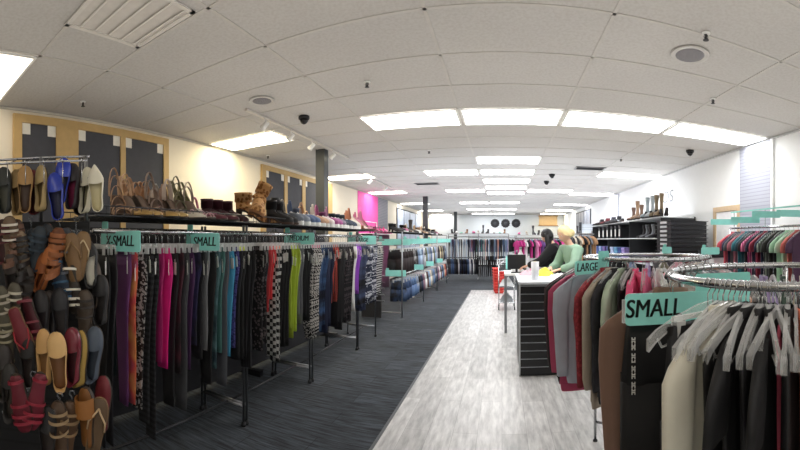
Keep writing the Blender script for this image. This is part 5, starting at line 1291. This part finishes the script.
# second table behind, with printer, bottles and black box
t = thing('work_table', 'white table behind the counter crowded with packages', 'table', (.42, 6.57, 0))
MB().b2((-.38, -.35, .93), (.38, .35, .96)).build('tabletop', WHITE, t)
for sx in (-.36, .36):
    for sy in (-.3, .3): MB().b2((sx - .02, sy - .02, 0), (sx + .02, sy + .02, .93)).build('leg', STEEL, t)
t = thing('till_monitor', 'black till screen standing on the table behind the counter', 'monitor', (.24, 6.42, .961))
MB().b2((-.15, -.012, .06), (.15, .02, .30)).build('screen', mat('#1a1c20', .3), t, bevel=.005); MB().b2((-.02, .0, .012), (.02, .016, .06)).build('neck', BLACK, t); MB().b2((-.09, -.06, 0), (.09, .07, .011)).build('base', BLACK, t)
for i, (x, y, r, h, c, lab) in enumerate([(.20, 6.80, .045, .34, '#e4e6e8', 'white bottle left of the till screen'), (.32, 6.72, .05, .42, '#eceef0', 'tall white bottle behind the till screen'), (.46, 6.7, .04, .30, '#dfe2e6', 'white bottle right of the till screen'), (.26, 6.86, .04, .36, '#24262b', 'black bottle behind the till screen')]):
    t = thing('bottle', lab, 'bottle', (x, y, .961), 0, 'bottles behind the counter')
    MB().lathe([(r * .95, 0), (r, .01), (r, h * .68), (r * .4, h * .82), (r * .35, h * .9)], 18).build('body', mat(c, .4), t, True); MB().lathe([(r * .42, h * .901), (r * .42, h), (r * .2, h)], 12).build('cap', mat('#8d9196'), t, True)
for i, (x, y, s, c, lab) in enumerate([(.54, 6.5, .18, '#e58ab8', 'pink folded garment on the white table'), (.68, 6.68, .2, '#e9e9ec', 'white folded garment on the white table'), (.64, 6.84, .14, '#2a2b30', 'black folded garment on the white table')]):
    crumple('folded_garment', lab, 'garment', (x, y, .961), s, s, .15, mat(c), 20 + i)
# stack of red shopping baskets
bx, by = XY(498.5, 11.05), 11.05
for i in range(9):
    t = thing('shopping_basket', f'red plastic shopping basket, {ordw(i)} from the floor in the stack', 'basket', (bx, by, .008 + i * .078), 0.1, 'stack of red shopping baskets')
    w1 = .105 + .004 * i; w2 = w1 + .028
    rect = lambda w, d_, z: [(-w, -d_, z), (w, -d_, z), (w, d_, z), (-w, d_, z)]
    MB().loft([rect(w1, .16, 0), rect(w2, .19, .065)], cap=False).loft([rect(w1 - .005, .155, .005), rect(w2 - .006, .184, .065)], cap=False).add(rect(w1, .16, .002), [(0, 1, 2, 3)]).build('tub', mat('#d8322c', .4), t)
    MB().tube(rect(w2 + .004, .194, .066), .008, 6, closed=True).build('rim', mat('#f0594c', .4), t)
# wire cart heaped with hangers left of the counter
kx, ky = 0.10, 8.55
t = thing('wire_cart', 'chrome wire cart with rails, left of the counter', 'cart', (kx, ky, 0))
for sx in (-.17, .17):
    for sy in (-.26, .26):
        p_ = MB().tube([(sx, sy, .1), (sx, sy, .92)], .011, 8).build('post', CHROME, t, True)
        MB().tube([(sx - .012, sy, .05), (sx + .012, sy, .05)], .042, 14).build('caster', BLACK, p_)
for z in (.16, .5, .84):
    s = MB()
    for e in [((-.17, -.26), (.17, -.26)), ((.17, -.26), (.17, .26)), ((.17, .26), (-.17, .26)), ((-.17, .26), (-.17, -.26))]: s.tube([(*e[0], z), (*e[1], z)], .007, 6)
    for i in range(1, 10): s.tube([(-.17, -.26 + .052 * i, z), (.17, -.26 + .052 * i, z)], .003, 4)
    s.build('wire_shelf', CHROME, t)
for i in range(12):
    o = shirt_hanger((kx + rnd(-.06, .06), ky + rnd(-.18, .18), .895 + .018 * i), rnd(0, 6), 'clear plastic hanger in the heap on the wire cart', 'hangers heaped on the wire cart', w=.38, tilt=PI / 2 + rnd(-.15, .15))
crumple('garment_pile', 'black garment bundled on the top shelf of the wire cart', 'garment', (kx - .02, ky - .05, .85), .3, .36, .2, mat('#1c1d20'), 8)
crumple('garment_pile', 'white garment bundled on the middle shelf of the wire cart', 'garment', (kx, ky, .51), .3, .42, .24, mat('#cfd2d4'), 9)
crumple('garment_pile', 'grey garment bundled on the bottom shelf of the wire cart', 'garment', (kx, ky, .17), .28, .4, .22, mat('#83878c'), 10)
size_sign('loose teal sign propped on the wire cart', None, (kx - .02, ky - .275, .88), .2, .09, .26, .03, .02, group='loose teal sign')

# ---------------------------------------------------------------- people
SKIN = mat('#e3b59c', .55)
def skin_mesh(joints, edges, grow=0.0, sub=2, root='pelvis', sel=None):
    names = [k for k in joints if sel is None or k in sel]
    idx = {k: i for i, k in enumerate(names)}
    me = bpy.data.meshes.new('skin'); me.from_pydata([joints[k][0] for k in names], [(idx[a], idx[b]) for a, b in edges if a in idx and b in idx], []); me.update()
    o = bpy.data.objects.new('skin_tmp', me); COL.objects.link(o)
    mo = o.modifiers.new('Skin', 'SKIN'); mo.use_smooth_shade = True
    for i, k in enumerate(names):
        v = me.skin_vertices[0].data[i]; r = joints[k][1]
        v.radius = (r[0] + grow, r[1] + grow) if isinstance(r, tuple) else (r + grow, r + grow); v.use_root = (k == root)
    s = o.modifiers.new('Sub', 'SUBSURF'); s.levels = s.render_levels = sub
    dg = bpy.context.evaluated_depsgraph_get(); dg.update()
    ev = bpy.data.meshes.new_from_object(o.evaluated_get(dg))
    bpy.data.objects.remove(o); return ev
def head_mesh(c, fwd, up, h=.225):
    """head with brow, nose, chin; c = centre of the head"""
    f = Vector(fwd).normalized(); u = Vector(up); u = (u - f * u.dot(f)).normalized(); s = u.cross(f)
    vs = []; nu, nv = 24, 18
    for j in range(nv + 1):
        la = -PI / 2 + PI * j / nv
        for i in range(nu):
            lo = 2 * PI * i / nu
            x, y, z = math.cos(la) * math.cos(lo), math.cos(la) * math.sin(lo), math.sin(la)
            fx = x * .095; sy = y * .074; uz = z * h / 2
            if z < 0: sy *= 1 + .32 * z * (1 if x > -.2 else .5); fx = fx * (1 + .10 * z) if x > 0 else fx * (1 + .35 * z)
            if x > 0.6:
                d = math.exp(-(y / .16) ** 2)
                fx += .020 * d * math.exp(-((z + .16) / .16) ** 2) + .006 * d * math.exp(-((z + .52) / .1) ** 2) + .008 * math.exp(-(y / .25) ** 2) * math.exp(-((z + .86) / .16) ** 2)
                fx -= .007 * (math.exp(-((abs(y) - .38) / .15) ** 2) * math.exp(-((z - .04) / .13) ** 2))
            vs.append(Vector(c) + f * fx + s * sy + u * uz)
    fs = [(j * nu + i, j * nu + (i + 1) % nu, (j + 1) * nu + (i + 1) % nu, (j + 1) * nu + i) for j in range(nv) for i in range(nu)]
    return vs, fs, (f, s, u)
def person(label, loc, heading, J, E, head_c, head_f, top_sel, top_m, leg_m, hair_kind, hair_m, grow=.012):
    t = thing('person', label, 'person', loc, heading)
    bm = bmesh.new()
    slim = {k: (v[0], tuple(q * .84 for q in v[1]) if isinstance(v[1], tuple) and k != 'nape' else v[1] * (.88 if k.startswith('should') else 1) if not isinstance(v[1], tuple) else v[1]) for k, v in J.items()}
    me = skin_mesh(slim, E); bm.from_mesh(me)
    vs, fs, (f, s, u) = head_mesh(head_c, head_f, (0, 0, 1))
    b = [bm.verts.new(v) for v in vs]
    for q in fs:
        try: bm.faces.new([b[i] for i in q])
        except ValueError: pass
    # ears
    for sg_ in (-1, 1):
        c = Vector(head_c) + s * sg_ * .074 - u * .005 - f * .005
        eb = bmesh.ops.create_uvsphere(bm, u_segments=10, v_segments=8, radius=1)['verts']
        for v in eb: v.co = c + f * v.co.x * .018 + s * v.co.y * .009 + u * v.co.z * .03
    # hands: palm and five fingers on each wrist
    for side in ('l', 'r'):
        wr, el = Vector(J['wrist_' + side][0]), Vector(J['elbow_' + side][0]); d = (wr - el).normalized()
        n = d.cross(Vector((0, 0, 1)));  n = n.normalized() if n.length > .1 else Vector((1, 0, 0)); dn = d.cross(n).normalized()
        if dn.z > 0: dn = -dn
        m = MB(); ell = lambda c, a, b2: [c + n * a * math.cos(q) + dn * b2 * math.sin(q) for q in [2 * PI * k / 10 for k in range(10)]]
        m.loft([ell(wr - d * .01, .024, .018), ell(wr + d * .03, .036, .016), ell(wr + d * .085, .040, .014), ell(wr + d * .095, .034, .010)])
        for k, (off, ln) in enumerate(((-.030, .062), (-.010, .074), (.010, .070), (.029, .054))):
            p0 = wr + d * .082 + n * off; m.tube([p0, p0 + d * ln * .45 + dn * .006, p0 + d * ln * .78 + dn * .022, p0 + d * ln * .95 + dn * .04], [.0088, .0085, .0078, .006], 8)
        sd = 1 if side == 'l' else -1
        p0 = wr + d * .03 + n * .032 * sd; m.tube([p0, p0 + d * .025 + n * .018 * sd + dn * .012, p0 + d * .055 + n * .018 * sd + dn * .026], [.011, .010, .007], 8)
        q = m.mesh('hand_tmp'); bm.from_mesh(q)
    bmesh.ops.remove_doubles(bm, verts=bm.verts, dist=1e-5)
    bmesh.ops.holes_fill(bm, edges=[e for e in bm.edges if e.is_boundary], sides=0)
    bmesh.ops.recalc_face_normals(bm, faces=bm.faces)
    body = bpy.data.meshes.new('body'); bm.to_mesh(body); bm.free()
    body.materials.append(SKIN)
    o = obj('body', body, t)
    r = o.modifiers.new('remesh', 'REMESH'); r.mode = 'VOXEL'; r.voxel_size = .006; r.use_smooth_shade = True
    sm = o.modifiers.new('smooth', 'SMOOTH'); sm.iterations = 2; sm.factor = .4
    dg = bpy.context.evaluated_depsgraph_get(); dg.update()
    solid = bpy.data.meshes.new_from_object(o.evaluated_get(dg)); o.modifiers.clear(); o.data = solid
    solid.materials.clear(); solid.materials.append(SKIN)
    solid.polygons.foreach_set('material_index', [0] * len(solid.polygons))
    for sg_ in (-1, 1):
        c = Vector(head_c) + f * .081 + s * sg_ * .03 + u * .006
        e = MB(); e.loft([[c + f * dx + s * .012 * r_ * math.cos(q) + u * .006 * r_ * math.sin(q) for q in [2 * PI * k / 12 for k in range(12)]] for r_, dx in ((1, 0), (.8, .006), (.2, .008))]); eo = e.build('eye', mat('#ece8e4', .3), t)
        MB().loft([[c + f * dx + s * .0055 * r_ * math.cos(q) + u * .0055 * r_ * math.sin(q) for q in [2 * PI * k / 10 for k in range(10)]] for r_, dx in ((1, .0065), (.3, .0095))]).build('iris', mat('#3a2a20', .3), eo)
        MB().tube([c + s * -.016 + u * .019 + f * .006, c + u * .024 + f * .010, c + s * .016 + u * .019 + f * .004], .0028, 6).build('eyebrow', hair_m, t)
    c = Vector(head_c) + f * .088 - u * .062
    MB().tube([c - s * .022 - f * .006, c + f * .003, c + s * .022 - f * .006], [.003, .006, .003], 8).build('mouth', mat('#b8615c', .4), t)
    # hair
    hb = MB(); nu, nv = 26, 14; rings = []
    for j in range(nv + 1):
        la = PI / 2 - (PI * .64) * j / nv; ring = []
        for i in range(nu):
            lo = 2 * PI * i / nu; x, y, z = math.cos(la) * math.cos(lo), math.cos(la) * math.sin(lo), math.sin(la)
            wv = 1 + .035 * math.sin(9 * lo + 4 * la)
            lim = .62 - .22 * abs(y + .35) - (.5 if abs(y) > .62 else 0) * (abs(y) - .62) / .38
            if x > 0.05 and z < lim: z = lim; k = math.sqrt(max(0, 1 - z * z)) / max(1e-4, math.hypot(x, y)); x *= k; y *= k
            ring.append(Vector(head_c) + f * x * .108 * wv - f * .006 + s * y * .088 * wv + u * (z * .128 * wv + .002))
        rings.append(ring)
    hb.loft(rings)
    hair = hb.build('hair', hair_m, t, True)
    if hair_kind == 'bun':
        c = Vector(head_c) - f * .115 - u * .015
        m = MB(); m.loft([[c - f * (.05 * math.sin(la)) + (s * math.cos(q) + u * math.sin(q)) * (.058 * math.cos(la) * (1 + .08 * math.sin(6 * q + 3 * la))) for q in [2 * PI * k / 16 for k in range(16)]] for la in [PI * (k / 8 - .5) * .96 for k in range(9)]])
        m.build('hair_bun', hair_m, hair, True)
    else:
        c = Vector(head_c); m = MB(); rr_ = []
        for k, (bk, dn_, wx, wy) in enumerate(((-.02, .05, .088, .092), (-.035, -.02, .09, .10), (-.05, -.10, .088, .105), (-.06, -.18, .075, .11), (-.06, -.27, .06, .105), (-.055, -.35, .04, .08), (-.05, -.38, .02, .04))):
            rr_.append([c + f * (bk + wx * .62 * math.cos(q) * (1 + .06 * math.sin(7 * q + k))) + s * wy * math.sin(q) * (1 + .05 * math.cos(8 * q)) + Vector((0, 0, 1)) * dn_ for q in [2 * PI * j / 22 for j in range(22)]])
        m.loft(rr_).build('long_hair', hair_m, hair, True)
    def cloth(name, sel, g, m):
        mm = skin_mesh(J, E, grow=g, sel=sel, root='waist'); mm.materials.clear(); mm.materials.append(m)
        return obj(name, mm, t)
    cloth('sweater', top_sel, grow, top_m)
    el_ = lambda cx, cy, hx, hy, z: [(cx + hx * math.cos(q), cy + hy * math.sin(q), z) for q in [2 * PI * k / 20 for k in range(20)]]
    tr = MB().loft([el_(.01, 0, .115, .155, 1.03), el_(0, 0, .128, .175, .94), el_(-.005, 0, .132, .182, .86), el_(0, 0, .11, .165, .79)])
    for s_ in (-1, 1):
        tr.loft([el_(0, s_ * .088, .108, .092, .84), el_(.005, s_ * .092, .092, .085, .68), el_(.012, s_ * .095, .076, .072, .48), el_(-.005, s_ * .098, .070, .064, .28), el_(-.015, s_ * .10, .066, .058, .075)])
    tr.build('trousers', leg_m, t, True)
    wx = J['waist'][0][0]
    MB().loft([el_(wx + .02, 0, .085 + grow, .11 + grow, 1.20), el_(wx + .01, 0, .105 + grow, .135 + grow, 1.14), el_(wx * .7, 0, .122 + grow, .155 + grow, 1.06), el_(wx * .3, 0, .132 + grow * .8, .172 + grow * .8, .96), el_(0, 0, .135 + grow * .6, .178 + grow * .6, .90), el_(0, 0, .128, .170, .89)]).build('sweater_hem', top_m, t, True)
    for side in ('l', 'r'):
        a = Vector(J['ankle_' + side][0]); m = MB()
        m.loft([[a + Vector((x + hx * math.cos(q), hy * math.sin(q), -a.z + z)) for q in [2 * PI * k / 12 for k in range(12)]] for x, hx, hy, z in ((.05, .125, .042, .001), (.05, .127, .044, .02), (.03, .10, .04, .05), (-.01, .055, .042, .085))])
        m.build('shoe', mat('#26272b', .6), t, True)
    return t
def skeleton(lean, arm_l, arm_r, side_lean=0.0):
    """standing figure facing local +x; lean moves the chest forwards"""
    J = {'pelvis': ((0, 0, .93), (.15, .11)), 'waist': ((lean * .25, 0, 1.08), (.125, .095)), 'chest': ((lean * .62, side_lean * .6, 1.25), (.14, .105)), 'collar': ((lean * .95, side_lean, 1.385), (.085, .065)), 'nape': ((lean * 1.03, side_lean, 1.43), (.062, .058)), 'neck': ((lean * 1.12, side_lean, 1.45), .052), 'skull': ((lean * 1.3 + .01, side_lean, 1.53), .06)}
    for s, n, arm in ((1, 'l', arm_l), (-1, 'r', arm_r)):
        J['shoulder_' + n] = ((lean * .92, side_lean + s * .165, 1.365), .062)
        J['elbow_' + n] = (arm[0], .045); J['wrist_' + n] = (arm[1], .028)
        J['hip_' + n] = ((0, s * .085, .86), .092); J['knee_' + n] = ((.015, s * .095, .48), .06); J['ankle_' + n] = ((-.02, s * .10, .09), .042)
    E = [('pelvis', 'waist'), ('waist', 'chest'), ('chest', 'collar'), ('collar', 'nape'), ('nape', 'neck'), ('neck', 'skull')]
    for n in 'lr': E += [('collar', 'shoulder_' + n), ('shoulder_' + n, 'elbow_' + n), ('elbow_' + n, 'wrist_' + n), ('pelvis', 'hip_' + n), ('hip_' + n, 'knee_' + n), ('knee_' + n, 'ankle_' + n)]
    return J, E
TOPSEL = ('waist', 'chest', 'collar', 'nape', 'shoulder_l', 'elbow_l', 'wrist_l', 'shoulder_r', 'elbow_r', 'wrist_r')
# blonde woman, facing left (heading ~ 200 deg), bent a little over the counter
J, E = skeleton(.14, ((.24, .25, 1.16), (.40, .16, 1.115)), ((.20, -.24, 1.15), (.38, -.12, 1.115)))
person('blonde woman with hair up in a sage green sweater, working over the counter', (1.06, 5.36, 0), math.radians(203), J, E, (.225, 0, 1.575), (1, 0.12, -.38), TOPSEL, mat('#8fae98', .85), mat('#2c3140', .8), 'bun', mat('#e6cf9a', .5), .022)
J, E = skeleton(.20, ((.36, .26, 1.15), (.58, .20, 1.085)), ((.30, -.22, 1.12), (.46, -.10, 1.085)))
person('person in black with long black hair leaning over the table, arm reaching left', (1.02, 6.32, 0), math.radians(165), J, E, (.29, 0, 1.56), (.9, -.35, -.35), TOPSEL, mat('#17171a', .9), mat('#1c1c20', .8), 'long', mat('#121214', .5), .03)

# ---------------------------------------------------------------- light: ceiling panels, a dim world background and added fill lamps
w = bpy.data.worlds.new('world'); sc.world = w; w.use_nodes = True
w.node_tree.nodes['Background'].inputs[0].default_value = (.8, .85, .9, 1); w.node_tree.nodes['Background'].inputs[1].default_value = 0.1

def lamp(name, loc, rot, sx, sy, e, c):
    l = bpy.data.lights.new(name, 'AREA'); l.shape = 'RECTANGLE'; l.size = sx; l.size_y = sy; l.energy = e; l.color = hexc(c)
    o = bpy.data.objects.new(name, l); COL.objects.link(o); o.location = loc; o.rotation_euler = rot; return o
# added fill lamps aimed up to brighten the ceiling, not shop fixtures
lamp('ceiling_fill', (0, 2.0, 2.0), (PI, 0, 0), 7.0, 8.5, 42, '#fff6ea')
lamp('ceiling_fill', (0, 13.5, 2.0), (PI, 0, 0), 7.0, 14.0, 150, '#f6f9ff')
